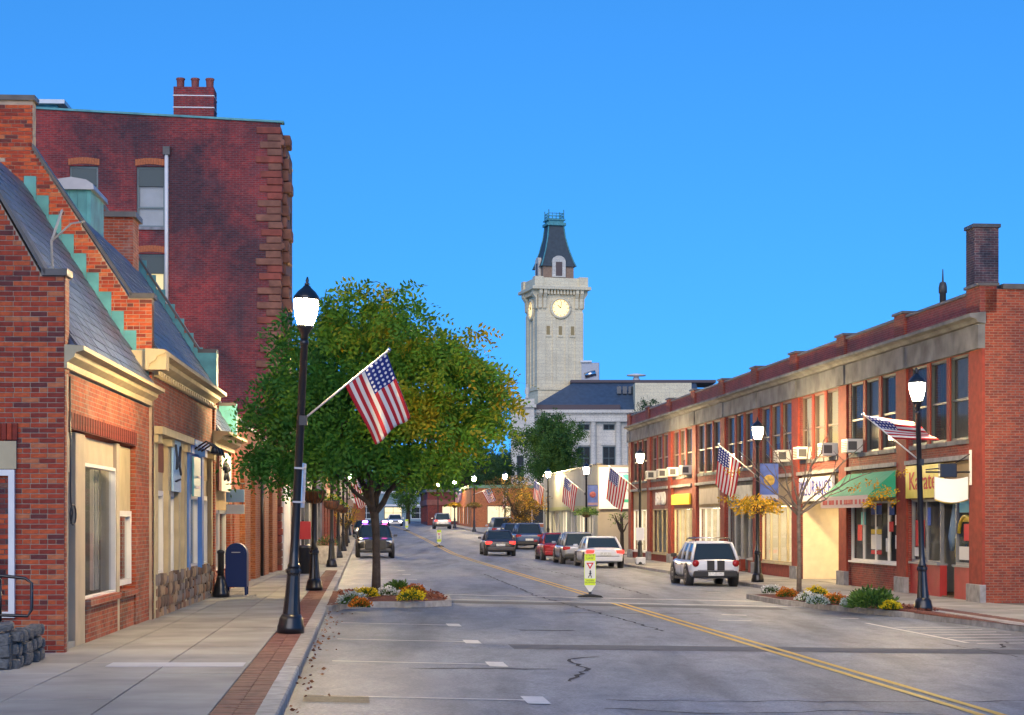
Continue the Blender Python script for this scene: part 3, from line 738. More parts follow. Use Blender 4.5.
BX('copper_dormer', A['copper'], b2, -2.5, -1.82, 13.0, 14.6, 6.2, 8.75)
MB().prism([(-2.58, 8.75), (-1.74, 8.75), (-1.76, 8.86), (-1.9, 8.95), (-2.2, 9.0), (-2.5, 8.95), (-2.58, 8.86)], 'y', 12.9, 14.7).build('dormer_roof', A['grey'], b2)
for k in range(4): BX('standing_seam', A['copper'], b2, -2.44+k*.17, -2.42+k*.17, 12.97, 13.0, 6.4, 8.75)
ch = BX('chimney', A['brick_left'], b2, -2.3, -1.6, 17.3, 18.2, 6, 8.9); BX('chimney_cap', A['coping'], ch, -2.38, -1.52, 17.2, 18.3, 8.9, 9.02)
# --- third shop
b3 = left_frame('brick_shop', 'low brick shop with hanging signs next to arched wall')
U3 = 24.1
profC = [(0.05, 6.0), (-.34, 6.0), (-2.9, 6.0+2.56*PITCH)]
gable_wall(b3, U2, profC, -9, -.4, .3, brick=A['brick_left']); coping(b3, U2, profC); flashing(b3, U2, 5.1, 8)
BX('copper_end', A['copper'], b3, -.34, .1, U2-.05, U2+.36, 5.1, 6.08)
facade(mpL, U2+.3, U3, -.2, 3.9, [(U2+.6, U3-.5, .75, 3.6)], .3).build('street_wall', A['brick_left'], b3)
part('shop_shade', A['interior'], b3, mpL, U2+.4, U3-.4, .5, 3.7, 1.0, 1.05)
part('fascia_panel', A['tan'], b3, mpL, U2+.6, U3-.5, 2.3, 3.0, .03, .1); part('fascia_panel', A['beige'], b3, mpL, U2+.6, U3-.5, 3.0, 3.6, .02, .1)
for a in (U2+.65, U2+2.6): window(b3, mpL, a, a+1.7, .8, 2.3, .16, A['white'], A['shop_glass'], .09)
cornice(b3, U2, U3, 4.15, A['cream'], .35, .4)
slates(b3, U2+.31, U3, 4.17, 12, 0)
profD = [(0.05, 5.05), (-.34, 5.05), (-2.9, 5.05+2.56*PITCH)]
gable_wall(b3, U3, profD, -9, -.4, .3, brick=A['brick_left']); coping(b3, U3, profD)
BX('copper_end', A['copper'], b3, -.34, .1, U3-.05, U3+.36, 4.2, 5.12)

# shop signs of the left row
def lsign(name, label, u, z, w, h, m_, txt=None, tm=None, size=.3, out=.06):
    root = left_frame(name, label, 'sign')
    p = part('board', m_, root, mpL, u, u+w, z, z+h, -out-.04, -out, bevel=.008)
    if txt: text('lettering', txt, size, tm, root, (out+.05, u+w/2, z+h/2), ROT_L, sx=1)
    return root
ink = mat('dark_ink', (.03, .04, .06), .6); red_ink = mat('red_ink', (.45, .03, .03), .6); blue_ink = mat('blue_ink', (.02, .03, .3), .6); paper = mat('sign_white', (.68, .68, .68), .5, var=.05)
s_ = lsign('shop_sign', 'tall pale blue signboard with dark script strokes on the tan shopfront', 10.95, 2.6, 1.25, 1.15, A['sky_blue'])
mm = MB(); mm.tube([(.12, 11.15, 3.5), (.12, 11.4, 3.25), (.12, 11.3, 3.05), (.12, 11.7, 3.2), (.12, 11.9, 3.5), (.12, 11.75, 3.1), (.12, 12.0, 2.95)], .025); mm.tube([(.12, 11.2, 2.8), (.12, 11.9, 2.85)], .02); mm.build('lettering', ink, s_)
s_ = lsign('shop_sign', 'teal glass sign panel with white marks above the blue shopfront', 14.4, 2.55, 1.3, .85, mat('teal_panel', (.12, .42, .45), .35))
mm = MB(); pbox(mm, mpL, 14.6, 15.4, 2.72, 2.78, -.125, -.11); pbox(mm, mpL, 15.0, 15.5, 2.95, 3.0, -.125, -.11); mm.build('lettering', paper, s_)
for k, w in enumerate(('nearest', 'middle', 'farthest')):
    s_ = left_frame('sign_lamp', 'small black gooseneck lamp over the blue shopfront, %s of three' % w, 'lamp'); s_['group'] = 'gooseneck lamps over the blue shopfront'
    u = 14.5+k*.65; MB().tube([(.1, u, 3.55), (.35, u, 3.72), (.5, u, 3.6)], .02).build('arm', A['black'], s_); MB().lathe([(.03, .1), (.06, .06), (.1, -.06), (.09, -.06)], 10, (.52, u, 3.52)).build('shade', A['black'], s_)
s_ = lsign('shop_sign', 'white board with black swirl and maroon end on the low brick shop', 19.9, 2.75, 2.4, .95, paper, out=.1)
part('end_panel', A['maroon'], s_, mpL, 19.4, 19.9, 2.75, 3.7, -.13, -.09)
mm = MB(); mm.tube([(.16, 20.1, 3.3), (.16, 20.5, 3.45), (.16, 20.7, 3.1), (.16, 20.9, 3.4), (.16, 21.4, 3.3)], .06); mm.tube([(.16, 20.4, 3.05), (.16, 20.8, 3.25), (.16, 21.3, 3.05)], .05); mm.build('lettering', ink, s_)
s_ = left_frame('hanging_sign', 'pair of small blue and white blade signs hanging beside arched wall', 'sign')
mm = MB(); mm.tube([(0, 22, 2.95), (.52, 22, 2.97)], .018); mm.tube([(.1, 22, 2.95), (.1, 22, 2.3)], .01); mm.tube([(.45, 22, 2.95), (.45, 22, 2.3)], .01); mm.build('bracket', A['iron'], s_)
BX('board', A['sky_blue'], s_, .04, .5, 21.98, 22.02, 2.5, 2.82, bevel=.01); BX('board', paper, s_, .04, .5, 21.98, 22.02, 2.2, 2.44, bevel=.01)

# --- low wall with tall blind arches
b4 = left_frame('arched_building', 'low orange brick building with row of tall narrow arches')
UA, UB = U3+.3, 41.2
ar = [(UA+1.8+k*3.6, UA+3.6+k*3.6) for k in range(4)]
def arch_facade(u0, u1, z0, top0, top1, arches, spring, depth, parent, m_):
    m = MB(); us = [u0]
    for a, b in arches: us += [a, b]
    us.append(u1)
    tz = lambda u: top0+(top1-top0)*(u-u0)/(u1-u0)
    for i in range(0, len(us), 2):
        a, b = us[i], us[i+1]; m.quad(mpL(a, z0, 0), mpL(b, z0, 0), mpL(b, tz(b), 0), mpL(a, tz(a), 0))
    for a, b in arches:
        c, R_ = (a+b)/2, (b-a)/2; n = 10; pts = [(c+R_*cos(pi-pi*k/n), spring+R_*sin(pi-pi*k/n)*1.15) for k in range(n+1)]
        for (p, q) in zip(pts, pts[1:]):
            m.quad(mpL(p[0], p[1], 0), mpL(q[0], q[1], 0), mpL(q[0], tz(q[0]), 0), mpL(p[0], tz(p[0]), 0))
            m.quad(mpL(p[0], p[1], 0), mpL(q[0], q[1], 0), mpL(q[0], q[1], depth), mpL(p[0], p[1], depth))
        for s in (a, b): m.quad(mpL(s, z0, 0), mpL(s, spring, 0), mpL(s, spring, depth), mpL(s, z0, depth))
    return m.build('street_wall', m_, parent)
arch_facade(UA, UB, -.3, 4.75, 4.45, ar, 2.5, .6, b4, A['brick_arch'])
part('recess', A['interior'], b4, mpL, UA, UB, -.3, 4.3, .6, .65)
MB().prism([(UA, 4.75), (UA, 4.85), (UB, 4.55), (UB, 4.45)], 'x', -.5, .06).build('coping', A['coping'], b4)
for a, b in ar[1:]: window(b4, mpL, a+.35, b-.35, .9, 2.6, .56, A['frame'], A['glass'], .06, mull=1)
MB().tube([(.07, UA+8.9, 4.3), (.07, UA+8.9, .3)], .05).build('downpipe', A['black'], b4)
BX('roof', A['coping'], b4, -9, -.5, UA, UB, 4.2, 4.3)

# --- tall dark red block
b5 = left_frame('brick_block', 'tall dark red brick block with sooty blank side wall')
UT, UE = 41.3, 48.4; XR = .12
side_z = lambda x: 16.2+(-x)*.045
holes = []
wins = [(-4.98, -3.98, 12.45, 14.6), (-7.33, -6.33, 12.45, 14.6), (-4.98, -3.98, 9.35, 11.5), (-7.33, -6.33, 9.35, 11.5)]
mF = lambda u, z, d: (u, UT+d, z)
f5 = facade(mF, -14, XR-.02, -.3, 16.1, wins, .22)
f5.add([(-14, UT, 16.1), (XR-.02, UT, 16.1), (XR-.02, UT, side_z(0)), (-14, UT, side_z(-14))], [(0, 1, 2, 3)])
f5.build('side_wall', A['brick_tall'], b5)
for a, b, c, d in wins:
    w = window(b5, mF, a, b, c, d, .16, A['frame_green'], A['street_glass'], .07, rail=.33, back=(A['white'] if c > 12 else A['lit'], .04, 0), sill=A['stone_dark'])
    part('transom_panel', mat('dark_green_panel', (.035, .06, .06), .5), w, mF, a+.05, b-.05, c+(d-c)*.68, d-.05, .1, .2)
    # segmental brick head
    for k in range(12):
        uu = a-.05+(b-a+.1)*k/12; MB().box(uu+.005, uu+(b-a+.1)/12-.005, UT-.02, UT+.1, d+.02+.06*sin(pi*(k+.5)/12), d+.24+.06*sin(pi*(k+.5)/12)).build('brick', BRICK_MATS[3], b5)
MB().prism([(-14, side_z(-14)), (-14, side_z(-14)+.07), (XR+.1, side_z(0)+.07), (XR+.1, side_z(0))], 'y', UT-.07, UT+.35).build('coping', A['copper'], b5)
MB().quad((-14, UT+.3, 15.8), (XR, UT+.3, 15.8), (XR, UE, 15.8), (-14, UE, 15.8)).build('roof', A['coping'], b5)
MB().tube([(-3.92, UT-.06, 15.0), (-3.92, UT-.06, 9.0)], .07).build('downpipe', A['white'], b5)
BX('downpipe_head', A['coping'], b5, -4.04, -3.8, UT-.16, UT-.001, 15.0, 15.3)
c5 = BX('chimney', A['brick_tall'], b5, -3.68, -2.26, UT-.012, UT+1.0, 15.9, 17.45)
for z in (16.7, 17.12): BX('chimney_band', A['white'], c5, -3.7, -2.24, UT-.03, UT+1.02, z, z+.035)
for k in range(3): MB().lathe([(.14, 0), (.15, .02), (.13, .08), (.14, .32), (.17, .36), (.15, .4)], 12, (-3.48+k*.52, UT+.4, 17.44)).build('chimney_pot', mat('clay_pot', (.25, .07, .055), .8, var=.2), c5)
mat('quoin_red', (.24, .06, .04), .85, var=.35, scale=2.5, bump=.4, bscale=8)
# quoins toothed into the corner, and the rough-faced stone front seen edge-on
z = .2; k = 0; r = random.Random(9)
while z < 16.0:
    w = (.82, .5)[k % 2]*r.uniform(.85, 1.12)
    m = MB(); m.box(XR-w, XR+r.uniform(.0, .06), UT-.05-r.uniform(0, .04), UT+.5, z+.01, z+.25)
    m.build('quoin', A['brownstone'] if r.random() < .7 else MATS['quoin_red'], b5, bevel=.03); z += .26; k += 1
MB().quad((XR-.04, UT, -.3), (XR-.04, UE, -.3), (XR-.04, UE, 16.15), (XR-.04, UT, 16.15)).build('front_wall', A['brownstone'], b5)
zs = [4.2, 7.6, 11.0, 14.2]
for i, z in enumerate(zs):
    for uu in (UT+2.0, UT+4.6):
        window(b5, lambda u, z_, d: (XR-.04-d, u, z_), uu, uu+1.3, z-2.2, z-.2, .02, A['frame'], A['glass'], .08, rail=.5, sill=A['brownstone'])
z = 3.3; k = 0
while z < 15.6:          # stone bay on the front
    w = .2+.1*(k % 2)+.06*sin(k*1.3); m = MB(); m.box(XR-.04, XR+w, UT+.5, UT+1.5, z+.01, z+.4); m.build('bay_stone', A['brownstone'], b5, bevel=.05); z += .42; k += 1
for z in (4.2, 8.0, 11.7, 15.4): BX('string_course', A['brownstone'], b5, XR-.03, XR+.12, UT-.06, UT+1.6, z, z+.22, bevel=.03)
pent = BX('penthouse', A['copper'], b5, -14, -8.3, UT+3, UT+10, 15.8, 17.4); BX('penthouse_roof', A['white'], pent, -14, -8.0, UT+2.7, UT+10.3, 17.4, 17.55)
window(b5, lambda u, z, d: (u, UT+3+d, z), -10.9, -9.6, 16.6, 17.2, -.04, A['white'], A['glass'], .06)
BX('door', A['frame'], b5, XR-.03, XR+.03, UT+5.2, UT+6.4, .2, 2.6); BX('shop_panel', A['white'], b5, XR-.02, XR+.06, UT+.6, UT+4.5, .2, 3.4)
# ------------------------------------------------------------------ right-hand brick block of nine bays
RX, RY = CX(46.8)+9.46, 46.8
def right_frame(name, label, cat, group=None): return thing(name, label, cat, (RX, RY, 0), RA, group)
rb = right_frame('brick_block', 'long two storey red brick block with limestone cornice and nine bays', 'building')
PW = 6.3; NB = 9; UL = .5+PW*NB+.5
pier = [.5+PW*k for k in range(NB+1)]
GZ = lambda u: WR(46.8+u)
holes = []; win = []
for k in range(NB):
    a, b = pier[k]+.5, pier[k+1]-.5
    ww = 1.42; gap = (b-a-3*ww)/4
    for j in range(3):
        u0 = a+gap+j*(ww+gap); win.append((k, j, u0, u0+ww)); holes.append((u0, u0+ww, 4.15, 6.38))
    holes.append((a, b, -.5, 3.62))
facade(mpR, 0, UL, -.5, 6.4, holes, .3).build('street_wall', A['brick_right'], rb)
facade(mpF, .0, 22, -.5, 7.9, [], .1).build('end_wall', A['brick_end'], rb)
BX('end_coping', A['coping'], rb, .45, 22, -.06, .35, 7.9, 8.03)
# back of the block
MB().quad((0, UL, -.5), (22, UL, -.5), (22, UL, 7.9), (0, UL, 7.9)).build('far_end_wall', A['brick_end'], rb)
MB().quad((.3, 0, 7.3), (22, 0, 7.3), (22, UL, 7.3), (.3, UL, 7.3)).build('roof', A['coping'], rb)
# window units: a few lit by a glowing backing sheet
lit_w = {(2, 0), (2, 1), (2, 2)}
for k, j, a, b in win:
    back = (A['lit'], .1, 0) if (k, j) in lit_w else ((A['blind'], .08, rnd.choice((.0, .35, .5))) if rnd.random() < .6 else (A['interior'], .3, 0))
    w = window(rb, mpR, a, b, 4.15, 6.38, .09, A['frame_brown'] if k > 1 else A['frame'], A['glass'], .07, rail=.48, back=back)
    part('sill', A['stone'], w, mpR, a-.06, b+.06, 4.03, 4.149, -.07, .2)
for k, u in enumerate(pier):
    hw = .5 if k in (0, NB) else .46
    part('pier', A['brick_pier'], rb, mpR, u-hw+.001*(k == 0), u+hw, .45+GZ(u), 6.395, -.07, .02); part('pier_base', A['stone_dark'], rb, mpR, u-hw-.03, u+hw+.03, -.5, .45+GZ(u), -.15, .02, bevel=.02)
    part('parapet_pier', A['brick_right'], rb, mpR, u-hw, u+hw, 7.3, 7.98, -.14, .3); part('pier_cap', A['coping'], rb, mpR, u-hw-.05, u+hw+.05, 7.98, 8.05, -.2, .36)
for k in range(NB):
    a, b = pier[k]+.5, pier[k+1]-.5
    for j in range(2):
        um = (win[k*3+j][3]+win[k*3+j+1][2])/2; part('mullion', A['brick_pier'], rb, mpR, um-.14, um+.14, 4.15, 6.395, -.012, .02)
    part('parapet_panel', A['brick_parapet'], rb, mpR, a-.05, b+.05, 7.3, 7.86, -.04, .25); part('parapet_coping', A['coping'], rb, mpR, a-.05, b+.05, 7.86, 7.93, -.1, .32)
    part('frieze_block', A['stone'], rb, mpR, a, b, 6.4, 7.02, -.13, .2); part('frieze_block', A['stone'], rb, mpR, b+.003, b+.997 if k < NB-1 else b+.95, 6.4, 7.02, -.18, .2)
    MB().prism([(.0, 7.02), (-.2, 7.05), (-.26, 7.14), (-.42, 7.18), (-.42, 7.27), (.0, 7.32)], 'y', pier[k]+.003, pier[k+1]-.003).build('cornice', A['stone'], rb)
    part('ledge', A['stone_dark'], rb, mpR, a, b, 3.62, 3.74, -.14, .1)
part('frieze_block', A['stone'], rb, mpR, 0.004, pier[0]+.497, 6.4, 7.02, -.18, .2)
MB().prism([(.0, 7.02), (-.2, 7.05), (-.26, 7.14), (-.42, 7.18), (-.42, 7.27), (.0, 7.32)], 'y', -.06, pier[0]).build('cornice', A['stone'], rb)
chm = BX('chimney', A['chimney_brick'], rb, 1.55, 2.25, 5.2, 5.9, 7.0, 10.3); BX('chimney_cap', A['coping'], chm, 1.5, 2.3, 5.15, 5.95, 10.3, 10.4)
vp = MB().lathe([(.1, 0), (.1, 1.75), (.13, 1.77), (.13, 1.95), (.1, 2.08), (.03, 2.12), (.015, 2.5)], 12, (2.3, 10.2, 7.3)).build('roof_vent', A['coping'], rb)
part('wall_anchor', A['coping'], rb, mpF, 1.1, 1.16, 4.9, 6.8, -.08, .0)

def storefront(k, bulk_m, fr_m, glass_m, wall_m, mull=2, bulk_h=.9, top=2.62, sign_m='tan', door=None, back_d=1.4):
    a, b = pier[k]+.5, pier[k+1]-.5; g = GZ(a+2)
    part('sign_band', A[sign_m], rb, mpR, a+.01, b-.01, top, 3.6, .06, .2)
    part('shop_back', A[wall_m], rb, mpR, a, b, -.3, top+.1, back_d, back_d+.04)
    part('shop_ceiling', A['blind'], rb, mpR, a, b, top, top+.04, .2, back_d); part('shop_floor', A['wood'], rb, mpR, a, b, -.3, g+.03, .1, back_d)
    if wall_m == 'lit_shop':
        for q in (a+.9, a+2.6, a+4.1): part('ceiling_lamp', shop_lamp, rb, mpR, q, q+.5, top-.05, top-.005, .5, .8)
    for s in (a, b-.04): part('shop_side', A['blind'], rb, mpR, s, s+.04, -.3, top, .25, back_d)
    segs = [(a, b)]
    if door:
        segs = [(a, door[0]), (door[1], b)]
        d = MB(); u0, u1 = door
        for q in ((u0, u0+.1, g, top), (u1-.1, u1, g, top), (u0+.1, u1-.1, 2.25, 2.36), (u0+.1, u1-.1, g, g+.25), (u0+.1, u1-.1, 1.05, 1.1)): pbox(d, mpR, *q, .5, .56)
        dd = d.build('door', A[fr_m], rb); MB().quad(mpR(u0+.1, g+.25, .53), mpR(u1-.1, g+.25, .53), mpR(u1-.1, top, .53), mpR(u0+.1, top, .53)).build('pane', A[glass_m], dd)
        MB().tube([mpR(u0+.2, 1.0, .45), mpR(u0+.2, 1.4, .45)], .02).build('handle', A['chrome'], dd)
    for (p, q) in segs:
        if q-p < .5: continue
        part('bulkhead', A[bulk_m], rb, mpR, p, q, -.4, g+bulk_h, .05, .25); part('bulkhead_sill', A[fr_m], rb, mpR, p, q, g+bulk_h, g+bulk_h+.06, -.02, .28)
        window(rb, mpR, p+.02, q-.02, g+bulk_h+.06, top, .14, A[fr_m], A[glass_m], .06, mull=max(0, round((q-p)/1.5)-1) if mull else 0)
storefront(0, 'red_paint', 'grey', 'shop_glass', 'interior', door=(2.5, 3.7), bulk_h=.85, back_d=2)
storefront(1, 'brick_right', 'white', 'shop_glass', 'interior', bulk_h=.75)
storefront(3, 'brick_pier', 'cream', 'shop_glass', 'lit_shop', bulk_h=.45, sign_m='tan')
storefront(4, 'brick_pier', 'grey', 'shop_glass', 'interior', door=(27.6, 28.9), bulk_h=.5, sign_m='stone')
storefront(5, 'brick_pier', 'white', 'shop_glass', 'lit_shop', bulk_h=.5)
storefront(6, 'brick_pier', 'cream', 'shop_glass', 'lit_shop', bulk_h=.35, sign_m='maroon')
storefront(7, 'brick_pier', 'cream', 'shop_glass', 'interior', bulk_h=.35, sign_m='maroon')
storefront(8, 'brick_pier', 'white', 'shop_glass', 'lit_shop', bulk_h=.35)
# third bay: open recessed entry lit from its ceiling
a, b = pier[2]+.5, pier[3]-.5; g = GZ(14)
part('sign_band', A['tan'], rb, mpR, a+.01, b-.01, 2.62, 3.6, .06, .2)
part('entry_back', A['warm_room'], rb, mpR, a, b, -.3, 2.65, 3.2, 3.25); part('entry_ceiling', A['warm_room'], rb, mpR, a, b, 2.62, 2.66, .2, 3.2); part('entry_floor', A['concrete'], rb, mpR, a, b, -.3, g+.01, .0, 3.2)
for s in (a, b-.05): part('entry_side', A['warm_room'], rb, mpR, s, s+.05, -.3, 2.62, .1, 3.2)
part('dado_rail', A['wood'], rb, mpR, a+.06, b-.06, 1.15, 1.2, 3.17, 3.199); part('wall_frame', A['wood'], rb, mpR, a+1.2, a+2.1, 1.4, 2.1, 3.17, 3.199); part('skirting', A['wood'], rb, mpR, a+.06, b-.06, g, g+.15, 3.17, 3.199)
for j in range(2): part('ceiling_lamp', mat('entry_lamp', (1, .9, .7), .4, emit=40, ecol=(1, .8, .46)), rb, mpR, a+1.2+j*2.6, a+1.6+j*2.6, 2.57, 2.618, 1.7, 2.1)

# posters and goods in the near windows
def poster(parent_u, z, w, h, c, d=.12, name='poster'):
    return part(name, mat('print_%d_%d_%d' % tuple(int(q*99) for q in c), c, .7), rb, mpR, parent_u, parent_u+w, z, z+h, d, d+.008)
R_, W_, B_, K_, Y_, T_ = (.5, .03, .035), (.6, .6, .58), (.04, .1, .4), (.03, .03, .035), (.62, .45, .05), (.12, .4, .45)
p0 = pier[0]+.5
for q in ((p0+.12, 1.0, 1.2, .35, W_), (p0+.2, 1.5, .75, .45, R_), (p0+.15, 2.0, .9, .14, Y_), (p0+.1, 2.25, 1.2, .3, T_), (p0+4.25, 1.3, .8, .75, R_), (p0+4.2, 1.02, .95, .25, W_), (p0+3.7, 1.9, .35, .5, B_)): poster(*q)
arch_m = MB(); arch_m.tube([mpR(p0+.75+.55*cos(t), 1.7+.45*sin(t), .11) for t in [pi*i/10 for i in range(11)]], .05); arch_m.build('window_lettering', mat('yellow_ink', (.6, .42, .04), .6), rb)
part('display_cloth', mat('yellow_cloth', (.5, .42, .12), .8, var=.3, scale=5), rb, mpR, p0+2.1, p0+3.0, .95, 1.6, .55, .8, bevel=.08)
mm = MB(); mm.tube([mpR(p0+3.1, 2.5, .6), mpR(p0+3.0, 2.1, .6), mpR(p0+3.2, 1.6, .6), mpR(p0+3.3, 1.2, .6)], [.05, .14, .15, .06], 8); mm.build('display_robe', mat('pale_cloth', (.45, .6, .68), .8), rb)
p1 = pier[1]+.5
for q in ((p1+2.1, 1.0, 1.1, .12, R_), (p1+2.1, 1.15, 1.1, .45, W_), (p1+2.1, 1.62, 1.1, .14, Y_), (p1+2.1, 1.85, 1.1, .35, K_), (p1+2.1, 2.22, 1.1, .28, B_), (p1+2.1, 2.5, 1.1, .1, R_), (p1+.2, 1.2, .5, .4, W_), (p1+.9, 1.7, .45, .3, R_),
          (p1+.3, 1.9, .4, .3, W_), (p1+1.2, 1.1, .45, .4, W_), (p1+.8, 2.2, .5, .25, B_), (p1+4.2, 1.4, .5, .5, R_), (p1+3.8, 1.9, .5, .4, T_)): poster(*q)

# ---- signs on the block
def rsign(label, u, z, w, h, m_, txt=None, tm=None, size=.4, out=.06, thick=.1, name='shop_sign', sx=1):
    root = right_frame(name, label, 'sign')
    part('board', m_, root, mpR, u, u+w, z, z+h, -out-.001, -out+thick, bevel=.01)
    if txt: text('lettering', txt, size, tm, root, (-out-.012, u+w/2, z+h/2), ROT_R, sx=sx)
    return root
rsign('yellow sign reading Karate in red letters', p0+2.0, 2.66, 3.1, .92, mat('yellow_board', (.6, .5, .06), .5, var=.1), 'Karate', red_ink, .72, .16, sx=1.25)
rsign('white signboard with blue capitals reading INSURANCE', pier[2]+1.1, 2.7, 4.4, .82, paper, 'INSURANCE', blue_ink, .74, .12, sx=1.05)
rsign('long pale stone coloured sign over the grey door', pier[4]+1.0, 2.85, 4.0, .6, mat('pale_sign', (.45, .44, .36), .6, var=.2))
rsign('beige sign above the brightly lit white shop window', pier[5]+.9, 2.75, 4.2, .7, A['beige'])
rsign('narrow bright yellow sign with small dark lettering', pier[6]+.8, 2.78, 4.6, .5, mat('bright_yellow_board', (.72, .5, .02), .5), None, ink, .3, .15)
s_ = right_frame('shop_sign', 'four large white letters on dark brown sign band', 'sign')
for i, ch in enumerate('BIXO'): text('letter', ch, .95, paper, s_, (-.02, pier[7]+4.0-i*.72, 3.1), ROT_R, ext=.04)
# the blank white bowed sign hung from an iron bracket near the corner
s_ = right_frame('hanging_sign', 'blank white bowed sign hanging from black iron bracket at the corner', 'sign')
mm = MB(); mm.tube([(-.12, .75, 3.28), (-1.3, .75, 3.28)], .022); mm.tube([(-.12, .75, 3.75), (-.7, .75, 3.4), (-1.3, .75, 3.34)], .015); mm.build('bracket', A['iron'], s_)
BX('lamp_box', A['black'], s_, -.95, -.5, .66, .84, 3.14, 3.5, bevel=.02); BX('wall_plate', A['white'], s_, -.14, -.1, .7, .8, 2.95, 3.85)
pts_t = [(-.2-.86*i/10, 3.1+.06*(2*i/10-1)**2) for i in range(11)]; pts_b = [(-.2-.86*i/10, 2.5+.09*(2*i/10-1)**2) for i in range(11)]
MB().prism(pts_t+pts_b[::-1], 'y', .7, .8).build('board', mat('sign_bright_white', (.62, .64, .66), .5), s_)
MB().tube([(x, .75, z-.01) for x, z in pts_b], .02).build('edge', mat('yellow_edge', (.6, .5, .1), .5), s_)
# awning
s_ = right_frame('awning', 'sloping green awning with striped red lettered valance', 'awning'); a, b = pier[1]+.35, pier[2]-.75
MB().prism([(-.12, 3.5), (-.12, 3.45), (-.95, 2.72), (-.95, 2.78)], 'y', a, b).build('canvas', mat('green_canvas', (.02, .3, .16), .8, var=.12, scale=3), s_)
for u in (a+.001, b-.031): MB().prism([(-.13, 3.44), (-.94, 2.72), (-.13, 2.72)], 'y', u, u+.03).build('side_panel', MATS['green_canvas'], s_)
BX('valance', mat('pale_valance', (.58, .45, .4), .8), s_, -.98, -.96, a, b, 2.42, 2.78)
r = random.Random(3); u = a+.25
while u < b-.4:
    w = r.uniform(.12, .3); BX('lettering', red_ink, s_, -.992, -.981, u, u+w, 2.52, 2.66); u += w+r.choice((.06, .08, .25))
for u in (a+.1, b-.1): MB().tube([(-.12, u, 2.7), (-.94, u, 2.74)], .015).build('strut', A['grey'], s_)
# small spot lamps and a sign bracket with black bird shape
# ---- window air conditioners
acs = [(7, 2, 'second bay from the far end, farther window'), (7, 0, 'second bay from the far end, nearer window'), (6, 2, 'farther window above the narrow yellow sign'), (6, 0, 'nearer window above the narrow yellow sign'),
       (3, 0, 'bay above the shop behind the yellow planter'), (2, 2, 'far lit window above the blue INSURANCE sign'), (2, 0, 'near lit window above the blue INSURANCE sign'), (1, 2, 'dark window above the green awning')]
for k, j, txt in acs:
    _, _, a, b = win[k*3+j]; c = (a+b)/2
    t = right_frame('air_conditioner', 'cream window air conditioner, '+txt, 'air conditioner', 'air conditioners in the upper windows')
    BX('casing', A['ac'], t, -.42, .12, c-.33, c+.33, 4.17, 4.6, bevel=.02)
    for q in range(6): BX('louvre', A['vent'], t, -.44, -.421, c-.28, c+.28, 4.22+q*.055, 4.25+q*.055)
    BX('side_grille', A['vent'], t, -.38, -.1, c-.337, c-.331, 4.25, 4.52)
# ------------------------------------------------------------------ buildings further down the right side
def simple_windows(parent, mp, us, w, z0, z1, fm='frame', gm='glass', d=.06, back=None, **kw):
    for u in us: window(parent, mp, u, u+w, z0, z1, d, A[fm], A[gm], .08, back=back, **kw)
mb_x = CX(116)+9.3
mbd = thing('concrete_shop', 'low grey rendered shop building with large white sign on its end', 'building', (mb_x, 116, 0), RA)
facade(mpR, 0, 31, -.5, 5.5, [(1.5+k*4.8, 5.3+k*4.8, .5, 2.7) for k in range(6)], .4).build('street_wall', mat('grey_render', (.34, .35, .3), .8, var=.15, scale=.6), mbd)
facade(mpF, 0, 16, -.5, 5.5, [], .1).build('end_wall', mat('tan_render', (.3, .27, .22), .8, var=.15, scale=.6), mbd)
MB().quad((0, 0, 5.4), (16, 0, 5.4), (16, 31, 5.4), (0, 31, 5.4)).build('roof', A['coping'], mbd)
BX('coping', A['coping'], mbd, -.1, .3, -.1, 31, 5.5, 5.6)
for k in range(6):
    u = 1.5+k*4.8
    window(mbd, mpR, u, u+3.8, .5, 2.7, .25, A['white'], A['shop_glass'], .08, mull=2, back=(A['lit_shop'] if k % 2 else A['interior'], 1.0, 0))
BX('shop_band', mat('olive_band', (.3, .33, .16), .7), mbd, -.06, -.001, .2, 30.8, 2.75, 3.0)
sg = thing('wall_sign', 'large white panel lettered Main St with green stripe on shop end', 'sign', (mb_x, 116, 0), RA)
BX('board', paper, sg, .05, 4.6, -.3, -.05, 2.75, 5.35)
text('lettering', 'Main St', .42, ink, sg, (1.72, -.31, 3.95), ROT_F)
BX('stripe', mat('green_stripe', (.05, .42, .25), .6), sg, .9, 4.5, -.31, -.3, 3.15, 3.35)
MB().lathe([(.3, -.005), (.32, 0), (.3, .005)], 20).build('emblem', mat('teal_disc', (.1, .45, .45), .6), sg, (1.75, -.31, 4.6)).rotation_euler = (pi/2, 0, 0)
mm = MB(); mm.box(.75, .8, -.32, -.3, 3.6, 4.9); mm.box(.8, 2.2, -.32, -.3, 4.98, 5.03); mm.build('frame_line', blue_ink, sg)

